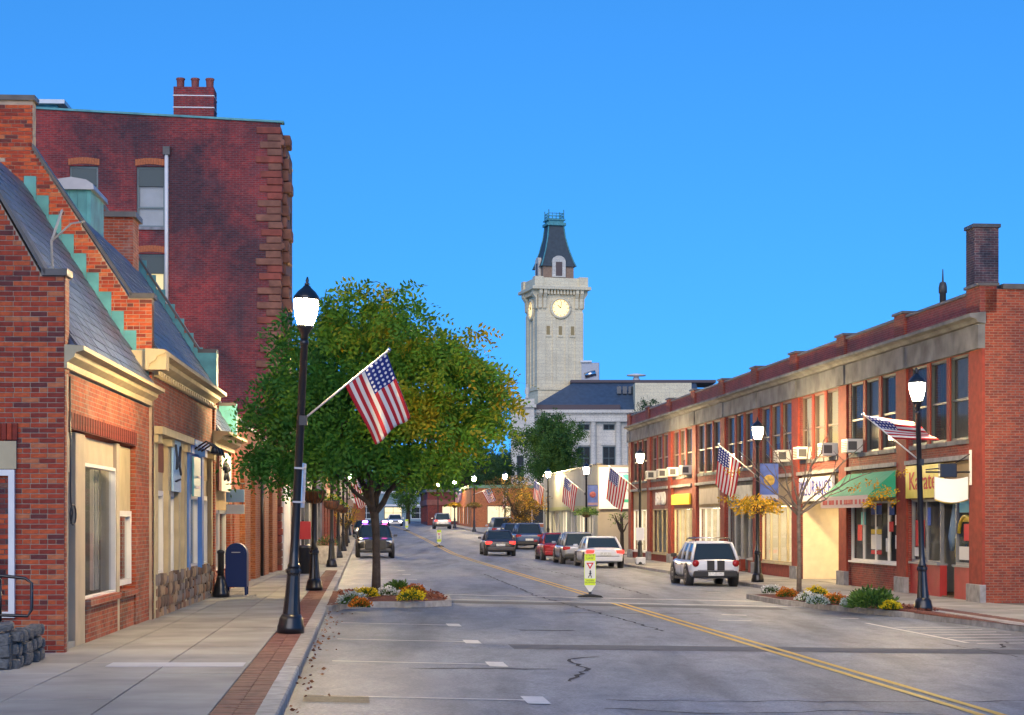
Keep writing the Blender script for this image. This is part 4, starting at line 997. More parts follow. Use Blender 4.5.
def box_building(name, label, x, y, rot, w, d, h, wall, roof='coping', street='R', storeys=((.6, 2.8, 2.6, 1.0),), trim=None, z0=0.0, band=None, lit=False):
    """plain shop block: camera-facing end along +x, street side along +y"""
    t = thing(name, label, 'building', (x, y, 0), rot); s = 1 if street == 'R' else -1
    end = lambda u, z, dd: (u*s, dd, z); side = mpR if street == 'R' else mpL
    hs = []; he = []
    for (za, zb, ww, gp) in storeys:
        n = int((d-1)/(ww+gp)); off = (d-n*(ww+gp)+gp)/2; hs += [(off+i*(ww+gp), off+i*(ww+gp)+ww, z0+za, z0+zb) for i in range(n)]
        if w < 30:
            n = int((w-1)/(ww+gp)); off = (w-n*(ww+gp)+gp)/2; he += [(off+i*(ww+gp), off+i*(ww+gp)+ww, z0+za, z0+zb) for i in range(n)]
    facade(side, 0, d, z0-1, z0+h, hs, .25).build('street_wall', A[wall], t)
    facade(end, 0, w, z0-1, z0+h, he, .25).build('end_wall', A[wall], t)
    for mp, L in ((side, hs), (end, he)):
        for i, q in enumerate(L): window(t, mp, *q, .18, A['white'] if i % 2 else A['frame'], A['glass'], .09, rail=.5 if q[3]-q[2] < 2.05 else None, mull=1 if q[1]-q[0] > 2 else 0, back=(A['lit_shop'] if (lit and i % 2 == 0) else A['interior'], .1, 0))
    m = MB(); m.box(min(-.25*s, w*s), max(-.25*s, w*s), -.25, d, z0+h, z0+h+.35); m.build('parapet', A[trim or roof], t)
    if band: m = MB(); m.box(min(-.12*s, w*s), max(-.12*s, w*s), -.12, d, z0+band[0], z0+band[1]); m.build('sign_band', A[band[2]], t)
    return t
MATS['green_cornice'] = mat('green_cornice', (.09, .2, .13), .6, var=.15); A['green_cornice'] = MATS['green_cornice']
A['teal_wall'] = mat('pale_teal_wall', (.2, .28, .3), .7, var=.1); A['grey_wall'] = mat('grey_wall', (.34, .34, .34), .8, var=.15)
box_building('brick_shop', 'brick corner shop with green cornice beyond the autumn tree', CX(212)+8.2, 212, RA, 14, 26, 4.6, 'brick_arch', storeys=((.5, 2.6, 2.8, 1.0),), trim='green_cornice', z0=E(212), lit=True)
box_building('brick_shop', 'small red brick shop far down the street past brick corner shop', CX(242)+4.5, 244, RA, 13, 20, 4.4, 'brick_right', storeys=((.5, 2.6, 2.4, 1.0),), trim='coping', z0=E(242), band=(2.7, 3.4, 'maroon'), lit=True)
box_building('teal_shop', 'pale teal fronted shop closing the far end of the street', CX(285)-12, 290, 0, 26, 14, 4.4, 'teal_wall', storeys=((.4, 2.3, 2.8, 1.4),), trim='white', z0=E(285), band=(2.4, 2.7, 'white'), lit=True)
# left side beyond the tall block
box_building('stone_shop', 'white stone fronted shop just past the tall brick block', LX(73.6), 73.6, LA, 12, 27, 6.4, 'stone', street='L', storeys=((.5, 3.0, 2.8, 1.1), (4.1, 5.7, 1.2, 1.4)), z0=-.02, lit=True)
box_building('brick_shop', 'red brick shop behind the black police car', LX(101), 101, LA, 12, 24, 7.6, 'brick_right', street='L', storeys=((.5, 3.0, 2.6, 1.1), (4.4, 6.4, 1.2, 1.4)), z0=.0, band=(3.1, 3.8, 'tan'), lit=True)
box_building('tan_shop', 'tan shop row on the left near the far bend', LX(126)-.3, 126, LA, 12, 40, 6.4, 'beige', street='L', storeys=((.5, 2.9, 2.8, 1.2), (4.0, 5.6, 1.2, 1.6)), z0=E(126), band=(3.0, 3.6, 'maroon'), lit=True)
box_building('brick_shop', 'farthest brick shop on the left side of the street', LX(168)-.5, 168, LA, 12, 60, 6.0, 'brick_arch', street='L', storeys=((.5, 2.9, 2.8, 1.2), (4.0, 5.4, 1.2, 1.6)), z0=E(168), band=(3.0, 3.6, 'white'), lit=True)

# ------------------------------------------------------------------ town hall with clock tower
TY = 300.0; K = TY/1850
tp = lambda px, py, Y=TY: ((px-512)/1850*Y, 2.05+(520-py)/1850*Y)
th = thing('town_hall', 'pale stone town hall with mansard roof and tall clock tower', 'town hall', (0, TY, 0), 0)
ts = brick_mat('tower_stone', (.86, .74, .48), (.78, .66, .42), (.66, .55, .36), (.6, .52, .36), .4, .35, w=1.3, h=.55, msize=.025, bump=.2); tw = brick_mat('town_hall_stone', (.74, .68, .55), (.67, .61, .5), (.55, .5, .42), (.5, .46, .38), .4, .4, w=1.4, h=.6, msize=.025, bump=.2)  # tower colour brightened to warm cream in place of floodlighting
xl, _ = tp(531, 0); xr, _ = tp(700, 0); H = tp(0, 404)[1]
ROT = radians(0)
wu = [xl+3.5+i*4.05 for i in range(6)]
hol = []
for u in wu: hol += [(u, u+2.1, 9.0, 14.0), (u+.1, u+2.0, 16.6, 17.6), (u, u+2.1, 3.2, 6.8)]
facade(mpF, xl, xr, -2, H-2.2, hol, .5).build('front_wall', tw, th)
for h in hol: window(th, mpF, *h, .35, A['frame_green'], A['glass'], .14, rail=.62 if h[3]-h[2] > 2 else None, mull=1, back=(A['interior'], .2, 0))
for i in range(7):
    u = wu[0]-1.75+i*4.05-.2
    MB().lathe([(.62, 0), (.62, .4), (.5, .5), (.46, 10.2), (.6, 10.4), (.66, 10.9)], 14, (u+.45, -.35, 7.6)).build('column', tw, th)
    part('plinth_block', tw, th, mpF, u-.4, u+1.1, -2, 7.6, -.9, .0)
part('entablature', tw, th, mpF, xl-.3, xr, H-2.9, H-1.5, -1.0, .2); part('cornice', tw, th, mpF, xl-.6, xr, H-1.5, H-1.0, -1.5, .2)
for i in range(44): part('dentil', tw, th, mpF, xl+i*.62, xl+.3+i*.62, H-1.75, H-1.505, -1.3, -1.0)
for u in wu:
    n = 8; MB().add([(u+1.05+1.35*cos(pi*k/n), -.25, 14.2+.8*sin(pi*k/n)) for k in range(n+1)]+[(u+1.05+1.35*cos(pi*k/n), .2, 14.2+.8*sin(pi*k/n)) for k in range(n+1)], [tuple(range(n+1))]+[(k, k+1, k+n+2, k+n+1) for k in range(n)]).build('pediment', tw, th)
side_l = lambda u, z, d: (xl+d, u, z)
hl = [(2+i*4, 3.4+i*4, 8.6, 12.4) for i in range(5)]
facade(side_l, 0, 24, -2, H-1.2, hl, .4).build('side_wall', tw, th)
for h in hl: window(th, side_l, *h, .3, A['frame_green'], A['glass'], .14, rail=.6, back=(A['interior'], .2, 0))
part('back_block', tw, th, mpF, xl, xr, -2, H-2.2, 23.9, 24)
# slate mansard with dark red ridge and brow
zr = tp(0, 380)[1]; ze = H-1.0
roof_m = mat('town_hall_slate', (.06, .09, .13), .5, var=.2, scale=1.5); brow = mat('dark_copper_brow', (.07, .045, .05), .5)
xa = tp(590, 0)[0]-5
MB().add([(xl-.6, -1.2, ze), (xr, -1.2, ze), (xr, 6, zr), (xl+7, 6, zr), (xl-.6, 24, ze), (xr, 24, ze), (xr, 17, zr), (xl+7, 17, zr)], [(0, 1, 2, 3), (4, 0, 3, 7), (5, 4, 7, 6), (3, 2, 6, 7), (1, 5, 6, 2)]).build('roof', roof_m, th)
BX('ridge', brow, th, xl+6.6, xr+3.2, 5.6, 17.4, zr, zr+.45); BX('brow', brow, th, xl-.7, xr-13, -1.45, -1.1, ze-.02, ze+.8)
for i in range(4): BX('roof_light', A['car_glass'], th, xa+9.5+i*.95, xa+10.2+i*.95, 2.9-.4, 3.2, (ze+zr)/2+.4, (ze+zr)/2+1.6)
x0, z0_ = tp(634, 400); x1, z1_ = tp(690, 384)
BX('stair_head', ts, th, x0, x1, -2.5, 5, z0_-2, z1_)
hv = thing('roof_plant', 'silver ventilation unit standing on the town hall roof', 'ventilation unit', (0, TY, 0), 0)
BX('casing', A['grey'], hv, tp(583, 0)[0], tp(602, 0)[0], 9, 12, zr+.45, zr+3.6, bevel=.1); MB().tube([(tp(587, 0)[0], 8.8, zr+1.4), (tp(598, 0)[0], 8.8, zr+1.9)], .5).build('duct', A['chrome'], hv)
BX('hood', A['white'], hv, tp(583, 0)[0]-.1, tp(594, 0)[0], 8.6, 12.2, zr+3.6, zr+3.9)
MB().lathe([(.5, 0), (.6, .3), (.4, .8), (1.6, .9), (1.6, 1.1), (.3, 1.3)], 14, (tp(640, 0)[0], 9, zr+.45)).build('roof_fan', A['white'], th)
# left wing, lower, stepping forward
xw, hw = tp(511, 404); xw2 = xl+.5
facade(mpF, xw, xw2, -2, hw-.6, [(xw+.9, xw+2.0, 8.6, 12.2)], .3); 
wing = lambda u, z, d: (u, -4+d, z)
facade(wing, xw, xw2, -2, hw-.8, [(xw+.9, xw+2.1, 8.4, 12.4), (xw+.9, xw+2.1, 3, 6.6)], .3).build('wing_wall', tw, th)
for h in ((xw+.9, xw+2.1, 8.4, 12.4), (xw+.9, xw+2.1, 3, 6.6)): window(th, wing, *h, .25, A['frame_green'], A['glass'], .12, rail=.6, back=(A['interior'], .2, 0))
MB().quad((xw2, -4, -2), (xw2, 0, -2), (xw2, 0, hw-.8), (xw2, -4, hw-.8)).build('wing_return', tw, th); MB().quad((xw, -4, -2), (xw, 12, -2), (xw, 12, hw-.8), (xw, -4, hw-.8)).build('wing_return', tw, th)
BX('wing_cornice', tw, th, xw-.4, xw2+.3, -4.5, 12, hw-.8, hw-.3); BX('wing_parapet', tw, th, xw+.1, xw2, -4, 11, hw-.3, hw+.6)
MB().lathe([(.3, 0), (.35, .2), (.2, .5), (.42, 1.0), (.3, 1.7), (.12, 2.0), (.18, 2.2), (.05, 2.6)], 10, (xw+2.6, -4, hw+.6)).build('urn', tw, th)
# tower
tx = (tp(527, 0)[0]+tp(583, 0)[0])/2
tower_rot = radians(14)
tow = bpy.data.objects.new('clock_tower', None); col.objects.link(tow); tow.parent = th; tow.location = (tx+.15, 12, 0); tow.rotation_euler = (0, 0, tower_rot)
SCL = (TY+8)/TY
zz = lambda py: 2.05+(520-py)/1850*(TY+8)
hw_ = 3.85
zc = zz(283)
BXt = lambda n, m_, *b, bevel=0: BX(n, m_, tow, *b, bevel=bevel)
BXt('shaft', ts, -hw_, hw_, -hw_, hw_, 5, zc-2)
for sx_, sy_ in ((1, 0), (0, 1)):
    for f in (-1, 1):
        # pilaster strips and slit windows of each face
        for o_ in (-3.2, 3.2, -1.1, 1.1):
            w = .65 if abs(o_) > 2 else .28
            if sx_: BXt('pilaster_strip', ts, f*hw_ if f > 0 else -hw_-.14, f*hw_+.14 if f > 0 else -hw_, o_-w, o_+w, zz(388), zz(312))
            else: BXt('pilaster_strip', ts, o_-w, o_+w, f*hw_ if f > 0 else -hw_-.14, f*hw_+.14 if f > 0 else -hw_, zz(388), zz(312))
for o_ in (-2.1, 0, 2.1):
    for za, zb in ((zz(335), zz(326)),):
        BXt('slit_window', mat('slit_amber', (.35, .25, .1), .6), o_-.28, o_+.28, -hw_-.06, -hw_-.001, za, zb); BXt('slit_sill', ts, o_-.45, o_+.45, -hw_-.2, -hw_-.002, za-.3, za)
BXt('band', ts, -hw_-.25, hw_+.25, -hw_-.25, hw_+.25, zz(390), zz(387))
# belfry stage with clock faces, corbels and cornice
z1, z2 = zz(316), zz(290)
BXt('clock_stage', ts, -hw_-.1, hw_+.1, -hw_-.1, hw_+.1, zc-2.01, z2)
for f in range(4):
    R4 = Matrix.Rotation(f*pi/2, 4, 'Z')
    for o_ in (-3.55, -2.75, 2.75, 3.55):
        m = MB(); m.prism([(-hw_-.1, z2-3.2), (-hw_-.3, z2-3.0), (-hw_-.35, z2-1.4), (-hw_-.9, z2-.6), (-hw_-.9, z2), (-hw_-.1, z2)], 'x', o_-.27, o_+.27)
        m.v = [tuple(R4 @ Vector(v)) for v in m.v]; m.build('corbel', ts, tow)
    for i in range(9):
        o_ = -2.2+i*.55
        m = MB(); m.box(o_-.16, o_+.16, -hw_-.7, -hw_-.1, z2-.75, z2); m.v = [tuple(R4 @ Vector(v)) for v in m.v]; m.build('modillion', ts, tow)
    cz = zz(308); m = MB()
    ring = []; n = 28
    for k in range(n): a = 2*pi*k/n; ring.append((cos(a), sin(a)))
    for r0, r1, y0, y1, nm, mm_ in ((0, 1.42, -.22, -.22, 'clock_face', mat('clock_face_lit', (.9, .7, .4), .5, emit=.55, ecol=(1, .7, .24))),):
        m.add([(c*r1, -hw_+y0, cz+s*r1) for c, s in ring], [tuple(range(n))]); m.v = [tuple(R4 @ Vector(v)) for v in m.v]; cf = m.build(nm, mm_, tow)
    m = MB(); m.tube([(c*1.62, -hw_-.2, cz+s*1.62) for c, s in ring+ring[:1]], .24, 6); m.v = [tuple(R4 @ Vector(v)) for v in m.v]; m.build('clock_surround', ts, tow)
    m = MB()
    for k in range(12):
        a = 2*pi*k/12; c, s = cos(a), sin(a); m.tube([(c*1.12, -hw_-.24, cz+s*1.12), (c*1.34, -hw_-.24, cz+s*1.34)], .05, 4)
    m.tube([(0, -hw_-.26, cz), (-.55, -hw_-.26, cz+.5)], .06, 4); m.tube([(0, -hw_-.27, cz), (.15, -hw_-.27, cz+1.1)], .045, 4)
    m.v = [tuple(R4 @ Vector(v)) for v in m.v]; m.build('clock_hands', mat('bronze_hands', (.25, .15, .05), .5), cf)
BXt('cornice', ts, -hw_-1.2, hw_+1.2, -hw_-1.2, hw_+1.2, z2, z2+.55, bevel=.08); BXt('parapet', ts, -hw_-.45, hw_+.45, -hw_-.45, hw_+.45, z2+.55, zz(278))
for sx_ in (-1, 1):
    for sy_ in (-1, 1): BXt('parapet_pier', ts, sx_*hw_-.75, sx_*hw_+.75, sy_*hw_-.75, sy_*hw_+.75, z2+.55, zz(277))
# lantern: brick stage, curved slate roof, dormers, green copper crown
zb0, zb1, zt = zz(278), zz(264), zz(223); hb = 2.55
BXt('attic', mat('attic_stone', (.3, .19, .12), .8, var=.2), -hb-.1, hb+.1, -hb-.1, hb+.1, zb0, zb1)
prof = [(hb+.45, zb1-.2), (hb+.1, zb1+.7), (hb-.5, zb1+2.6), (hb-1.0, zb1+4.8), (hb-1.25, zt)]
m = MB()
for w, z in prof: m.v += [(-w, -w, z), (w, -w, z), (w, w, z), (-w, w, z)]
for i in range(len(prof)-1):
    for k in range(4): m.f.append((i*4+k, i*4+(k+1) % 4, i*4+4+(k+1) % 4, i*4+4+k)); m.m.append(0); m.s.append(False)
m.build('spire_roof', mat('spire_slate', (.05, .065, .07), .6, var=.2, scale=2), tow)
cu = A['copper']
for sx_ in (-1, 1):
    for sy_ in (-1, 1): MB().tube([(sx_*w, sy_*w, z) for w, z in prof], .12, 6).build('hip_roll', cu, tow)
for f in range(4):
    R4 = Matrix.Rotation(f*pi/2, 4, 'Z'); m = MB(); n = 8
    pts = [(-1.15, zb0+.3), (-1.15, zb1+.6)]+[(1.15*cos(pi-pi*k/n), zb1+.6+.95*sin(pi-pi*k/n)) for k in range(n+1)]+[(1.15, zb0+.3)]
    m.prism(pts, 'y', -hb-.5, -hb+.9); m.v = [tuple(R4 @ Vector(v)) for v in m.v]; m.build('dormer', tw, tow)
    m = MB(); m.box(-.55, .55, -hb-.54, -hb-.5, zb0+.5, zb1+.5); m.v = [tuple(R4 @ Vector(v)) for v in m.v]; m.build('dormer_window', A['frame_brown'], tow)
wt = hb-1.25
BXt('crown_base', cu, -wt-.35, wt+.35, -wt-.35, wt+.35, zt, zt+.5, bevel=.06); BXt('crown_neck', cu, -wt, wt, -wt, wt, zt+.5, zt+.9)
BXt('crown_base', cu, -wt-.25, wt+.25, -wt-.25, wt+.25, zt+.9, zt+1.1)
for i in range(5):
    o_ = -wt+i*wt/2
    for f in range(4):
        R4 = Matrix.Rotation(f*pi/2, 4, 'Z'); m = MB(); m.tube([(o_, -wt, zt+1.0), (o_, -wt, zt+(2.7 if i in (0, 4) else 2.2))], .09 if i in (0, 4) else .05, 5); m.v = [tuple(R4 @ Vector(v)) for v in m.v]; m.build('crown_rail', cu, tow)
for z in (zt+1.6, zt+2.1):
    for f in range(4):
        R4 = Matrix.Rotation(f*pi/2, 4, 'Z'); m = MB(); m.tube([(-wt, -wt, z), (wt, -wt, z)], .06, 5); m.v = [tuple(R4 @ Vector(v)) for v in m.v]; m.build('crown_rail', cu, tow)
# ------------------------------------------------------------------ street lamps
def lamp_parts(root, H):
    MB().lathe([(.215, 0), (.215, .1), (.2, .14), (.19, .22), (.15, .3)], 16).build('base', A['black'], root)
    MB().lathe([(.14, .29), (.115, .6), (.1, .9), (.105, .93), (.125, .95), (.125, .99), (.09, 1.03)], 20, flute=.1, sm=False).build('fluted_pedestal', A['black'], root)
    MB().lathe([(.1, 1.02), (.1, 1.06), (.078, 1.1), (.07, 1.3), (.058, H-.98), (.07, H-.97), (.07, H-.93), (.055, H-.9)], 16).build('shaft', A['black'], root)
    MB().lathe([(.055, H-.9), (.06, H-.82), (.1, H-.74), (.13, H-.7), (.13, H-.67)], 12).build('capital', A['black'], root)
    MB().lathe([(.11, H-.668), (.16, H-.52), (.185, H-.34), (.18, H-.27)], 14).build('globe', A['lamp'], root)
    for k in range(6):
        a = pi*k/3+.3; MB().tube([(.122*cos(a), .122*sin(a), H-.67), (.172*cos(a), .172*sin(a), H-.52), (.196*cos(a), .196*sin(a), H-.34), (.19*cos(a), .19*sin(a), H-.26)], .007, 4).build('rib', A['black'], root)
    rc = MB().lathe([(.21, H-.27), (.2, H-.22), (.14, H-.14), (.07, H-.08), (.05, H-.05)], 14).build('roof_cap', A['black'], root)
    MB().lathe([(.03, H-.05), (.045, H-.02), (.02, H), (.028, H+.03), (.01, H+.09)], 8).build('finial', A['black'], rc)
ORD = ['nearest', 'second', 'third', 'fourth', 'fifth', 'sixth', 'seventh', 'eighth', 'ninth']
lampsL = [(29.0, -3.47, 5.55), (47.0, None, 5.5), (71, None, 5.5), (89, None, 5.5), (108, None, 5.5), (130, None, 5.5), (157, None, 5.5), (190, None, 5.5)]
lampsR = [(42.5, 9.45), (62.5, 8.3), (87.7, 6.07), (112, 4.5), (137, 2.67), (158, -.6), (176, -3.6), (200, -6.2), (225, -9.0)]
LAMP = {}
proto = None
def add_lamp(x, y, z, label, key, H=5.5):
    global proto
    if proto is None:
        t = thing('street_lamp', label, 'street lamp', (x, y, z), 0, 'black street lamps'); lamp_parts(t, H); proto = t
    else:
        t = copy_tree(proto); t.location = (x, y, z); t['label'] = label
    LAMP[key] = t; return t
for i, (y, x, H) in enumerate(lampsL):
    if x is None: x = lk(y)-.5
    add_lamp(x, y, WL(y), ('lit black street lamp with big flag by the near left kerb' if i == 0 else 'black street lamp on the left pavement, %s from the camera' % ORD[i]), ('L', i))
lab = ['lit black street lamp standing before the Karate shop', 'lit black street lamp between the white hatchback and the bare tree', 'lit black street lamp at the far end of long brick block', 'lit black street lamp by the grey shop and white sign',
       'black street lamp behind the autumn tree on the right', 'black street lamp with flag beyond the autumn tree', 'black street lamp with flower baskets, seventh on the right', 'black street lamp with flower baskets, eighth on the right', 'farthest black street lamp on the right']
for i, (y, x) in enumerate(lampsR): add_lamp(x, y, WR(y), lab[i], ('R', i))

LAMP[('L', 0)].rotation_euler = (0, radians(2.7), 0); LAMP[('R', 0)].rotation_euler = (0, radians(-1.6), 0)      # both stand a little out of plumb
# bowl planters clamped to the left posts, flower baskets on the right ones
def basket(x, y, z, label, plants=None, rad=.3):
    t = thing('post_planter', label, 'planter', (x, y, z), 0, 'planters on the lamp posts')
    m = MB(); m.lathe([(.06, 0), (.16, .03), (.24, .12), (rad-.02, .26), (rad, .34), (rad-.03, .34), (.2, .14), (.06, .06)], 18); m.build('bowl', mat('rusty_bowl', (.16, .065, .03), .7, var=.3, scale=9), t)
    m = MB()
    for k in range(16):
        a = 2*pi*k/16; m.tube([(.17*cos(a), .17*sin(a), .02), (.25*cos(a), .25*sin(a), .12), (.3*cos(a), .3*sin(a), .34)], .008, 4)
    m.tube([(rad*cos(2*pi*k/20), rad*sin(2*pi*k/20), .345) for k in range(21)], .014, 5); m.build('rim_bars', A['iron'], t)
    if plants is not None: plants(t)
    return t
def leafy(name, parent, gen, m_, n, size, seed, loc=None, asp=2.2, group=None):
    """many small two-faced leaves; gen(r) gives centre, drift direction and colour value"""
    r = random.Random(seed); m = MB(); tint = []
    for _ in range(n):
        c, d, tv = gen(r); c = Vector(c); d = Vector(d)
        d = d.normalized() if d.length > 1e-6 else Vector((0, 0, -1))
        s = d.orthogonal().normalized(); s.rotate(Matrix.Rotation(r.uniform(0, 2*pi), 3, d)); L = size*r.uniform(.6, 1.25); w = L/asp
        nrm = d.cross(s)
        m.v += [tuple(c), tuple(c+d*L*.5+s*w*.5+nrm*w*.12), tuple(c+d*L), tuple(c+d*L*.5-s*w*.5+nrm*w*.12)]
        k = len(m.v)-4; m.f.append((k, k+1, k+2, k+3)); m.m.append(0); m.s.append(False); tint.append(tv)
    me = m.mesh(name, m_); at = me.attributes.new('tint', 'FLOAT', 'FACE'); at.data.foreach_set('value', tint)
    return obj(name, me, parent, loc)
def rvec(r):
    z = r.uniform(-1, 1); a = r.uniform(0, 2*pi); q = sqrt(1-z*z); return Vector((q*cos(a), q*sin(a), z))
leaf_yellow = tint_mat('yellow_leaf', (.22, .2, .02), (.62, .36, .01), trans=.25, cc=(.55, .3, .01))
leaf_mix = tint_mat('locust_leaf', (.035, .145, .022), (.5, .33, .015), trans=.35, cc=(.13, .28, .02))
leaf_dark = tint_mat('dark_leaf', (.012, .045, .014), (.06, .12, .025), trans=.15)
leaf_autumn = tint_mat('autumn_leaf', (.06, .08, .02), (.4, .24, .015), trans=.25, cc=(.14, .085, .03))
leaf_green = tint_mat('green_leaf', (.03, .09, .02), (.12, .22, .03), trans=.2)
petals = lambda n, a, b: tint_mat(n, a, b, rough=.7)
def trailing(m_, seed, n=420, spread=.5, drop=.35):
    def f(t):
        def gen(r):
            v = rvec(r); v.z = abs(v.z)*.6-drop*r.random(); q = r.random()**.5
            return Vector((v.x*spread*q, v.y*spread*q, .38+v.z*.5)), Vector((v.x, v.y, -.6+r.uniform(-.4, .4))), r.random()
        leafy('foliage', t, gen, m_, n, .13, seed)
    return f
for i in (1, 2, 3, 4):
    L = LAMP[('L', i)].location; basket(L.x, L.y, L.z+2.2, 'rusty bowl planter on lamp post, %s on the left pavement' % ('first', 'second', 'third', 'fourth')[i-1], trailing(leaf_mix, 40+i, 120, .3, .1) if i > 1 else None)
L = LAMP[('R', 1)].location; basket(L.x, L.y, L.z+2.3, 'planter of trailing yellow foliage on post behind white hatchback', trailing(leaf_yellow, 51, 800, .85, .8))
for i, nm in ((3, 'by the grey shop'), (6, 'with orange flowers, seventh lamp on the right'), (7, 'with yellow flowers, eighth lamp on the right')):
    L = LAMP[('R', i)].location; basket(L.x, L.y, L.z+2.2, 'flower planter on lamp post '+nm, trailing(leaf_autumn if i == 6 else leaf_yellow if i == 7 else leaf_green, 60+i, 900, .75, .5))
    if i > 5: pass

# ------------------------------------------------------------------ flags
def flag_print(name, blue):
    m, ns, ls, b = new_mat(name); b.inputs['Roughness'].default_value = .75; b.inputs['Specular IOR Level'].default_value = .2
    uv = N(ns, 'ShaderNodeUVMap'); sp = N(ns, 'ShaderNodeSeparateXYZ'); ls.new(uv.outputs[0], sp.inputs[0])
    def math_(op, a, bb=None, v=None):
        q = N(ns, 'ShaderNodeMath', operation=op)
        if isinstance(a, float): q.inputs[0].default_value = a
        else: ls.new(a, q.inputs[0])
        if bb is not None: ls.new(bb, q.inputs[1])
        if v is not None: q.inputs[1].default_value = v
        return q.outputs[0]
    u, v = sp.outputs[0], sp.outputs[1]      # u along the fly, v from the bottom of the hoist
    st = math_('LESS_THAN', math_('FRACT', math_('MULTIPLY', v, None, 6.5)), None, .5)
    mx = N(ns, 'ShaderNodeMix'); mx.data_type = 'RGBA'; mx.inputs[6].default_value = (.68, .66, .62, 1); mx.inputs[7].default_value = (.45, .025, .035, 1); ls.new(st, mx.inputs[0])
    can = math_('MULTIPLY', math_('LESS_THAN', u, None, .4), math_('GREATER_THAN', v, None, .4615))
    # stars: staggered dots in the canton
    fu = math_('SUBTRACT', math_('FRACT', math_('MULTIPLY', u, None, 15.0)), None, .5); fv = math_('SUBTRACT', math_('FRACT', math_('MULTIPLY', math_('SUBTRACT', v, None, .4615), None, 9.3)), None, .5)
    dd = math_('ADD', math_('MULTIPLY', fu, fu), math_('MULTIPLY', fv, fv)); dot = math_('LESS_THAN', dd, None, .075)
    m2 = N(ns, 'ShaderNodeMix'); m2.data_type = 'RGBA'; m2.inputs[6].default_value = (.02, .035, .19, 1); m2.inputs[7].default_value = (.68, .68, .68, 1); ls.new(dot, m2.inputs[0])
    m3 = N(ns, 'ShaderNodeMix'); m3.data_type = 'RGBA'; ls.new(can, m3.inputs[0]); ls.new(mx.outputs[2], m3.inputs[6]); ls.new(m2.outputs[2], m3.inputs[7])
    ls.new(m3.outputs[2], b.inputs['Base Color'])
    tr = N(ns, 'ShaderNodeBsdfTranslucent'); ls.new(m3.outputs[2], tr.inputs[0]); ms = N(ns, 'ShaderNodeMixShader'); ms.inputs[0].default_value = .3
    ls.new(b.outputs[0], ms.inputs[1]); ls.new(tr.outputs[0], ms.inputs[2]); ls.new(ms.outputs[0], ns['Material Output'].inputs[0])
    return m
FLAG = flag_print('flag_cloth', True)
def add_flag(label, base, tip, hoist, fly, fly_dir, wave=.07, seed=1, top_at_tip=True, name='flag'):
    """staff from base to tip; the cloth is fixed along the staff's outer end and hangs along fly_dir"""
    base, tip = Vector(base), Vector(tip); ax = (tip-base).normalized(); fd = Vector(fly_dir).normalized(); nrm = ax.cross(fd).normalized()
    t = thing('flag', label, 'flag', base, 0, 'flags on the lamp posts')
    st = MB(); st.tube([(0, 0, 0), tip-base], .016, 8); st.build('staff', mat('white_staff', (.62, .6, .56), .45), t)
    MB().lathe([(.01, -.04), (.035, 0), (.01, .04)], 8).build('staff_tip', A['chrome'], t, tip-base); BX('bracket', A['iron'], t, -.06, .06, -.06, .06, -.09, .06)
    nu, nv = 30, 18; m = MB(); uvs = []; r = random.Random(seed); ph = r.uniform(0, 6)
    top = tip-base-ax*.05
    for i in range(nu+1):
        for j in range(nv+1):
            u, v = i/nu, j/nv                                   # v=1 at the tip end of the staff
            p = top-ax*hoist*(1-v)*(1-.12*u)-ax*.0+fd*fly*u
            a = sin(v*9+ph+u*2.2)*wave*(.25+u)*1.1+sin(v*4.3+ph*2+u*4)*wave*.8*u
            p = p+nrm*a+ax*(sin(u*3+ph)*.03*u)+Vector((0, 0, -.03*u*sin(v*9+ph)))
            m.v.append(tuple(p)); uvs.append((u, v))
    for i in range(nu):
        for j in range(nv):
            a = i*(nv+1)+j; m.f.append((a, a+1, a+nv+2, a+nv+1)); m.m.append(0); m.s.append(True)
    me = m.mesh('cloth', FLAG); ul = me.uv_layers.new(name='UVMap')
    for p in me.polygons:
        for li, vi in zip(p.loop_indices, p.vertices): ul.data[li].uv = uvs[vi]
    o = obj('cloth', me, t); so = o.modifiers.new('thick', 'SOLIDIFY'); so.thickness = .004
    return t
def PX(px, py, Y): return Vector(((px-512)/1850*Y, Y, 2.05+(520-py)/1850*Y))
Ln = LAMP[('L', 0)].location
add_flag('large flag on a slanted white staff on the near left lamp', (Ln.x+.2, 28.98, PX(0, 412, 29)[2]-.12), PX(389, 350, 28.9), .83, 1.08, (.36, -.02, -1.0), .055, 2)
for i, (tip, hoist, fly, fd, lb) in enumerate([((863, 414), .85, 1.15, (1.0, .1, -.1), 'flag blown out sideways on the lamp before the Karate shop'), ((718, 444), .95, 1.35, (-.12, 0, -1.0), 'flag hanging from the lamp behind the white hatchback'),
        ((609, 466), 1.1, 1.55, (-.12, .05, -1.0), 'flag before the white sign of the grey shop'), ((564, 476), 1.0, 1.55, (-.1, .05, -1), 'flag hanging against the grey shop wall'), ((534, 480), .9, 1.3, (-.1, 0, -1), 'flag partly behind the autumn tree'),
        ((508, 487), .9, 1.4, (-.06, 0, -1.), 'flag on the lamp beyond the autumn tree'), ((491, 488), .9, 1.3, (.5, 0, -1.0), 'small flag before the green corniced brick shop'), ((463, 488), .9, 1.3, (-.1, 0, -1), 'small flag on the eighth right lamp')]):
    L = LAMP[('R', i)].location
    T = PX(tip[0], tip[1], L.y-.05)
    rise = (L.x-T.x)*.78 if L.x-T.x < 2.2 else 1.3
    if abs(L.x-T.x) > 2.6: T.x = L.x-1.5
    add_flag(lb, (L.x-.06, L.y, T.z-min(1.25, max(.6, rise))), T, hoist, fly, fd, .07, 10+i)
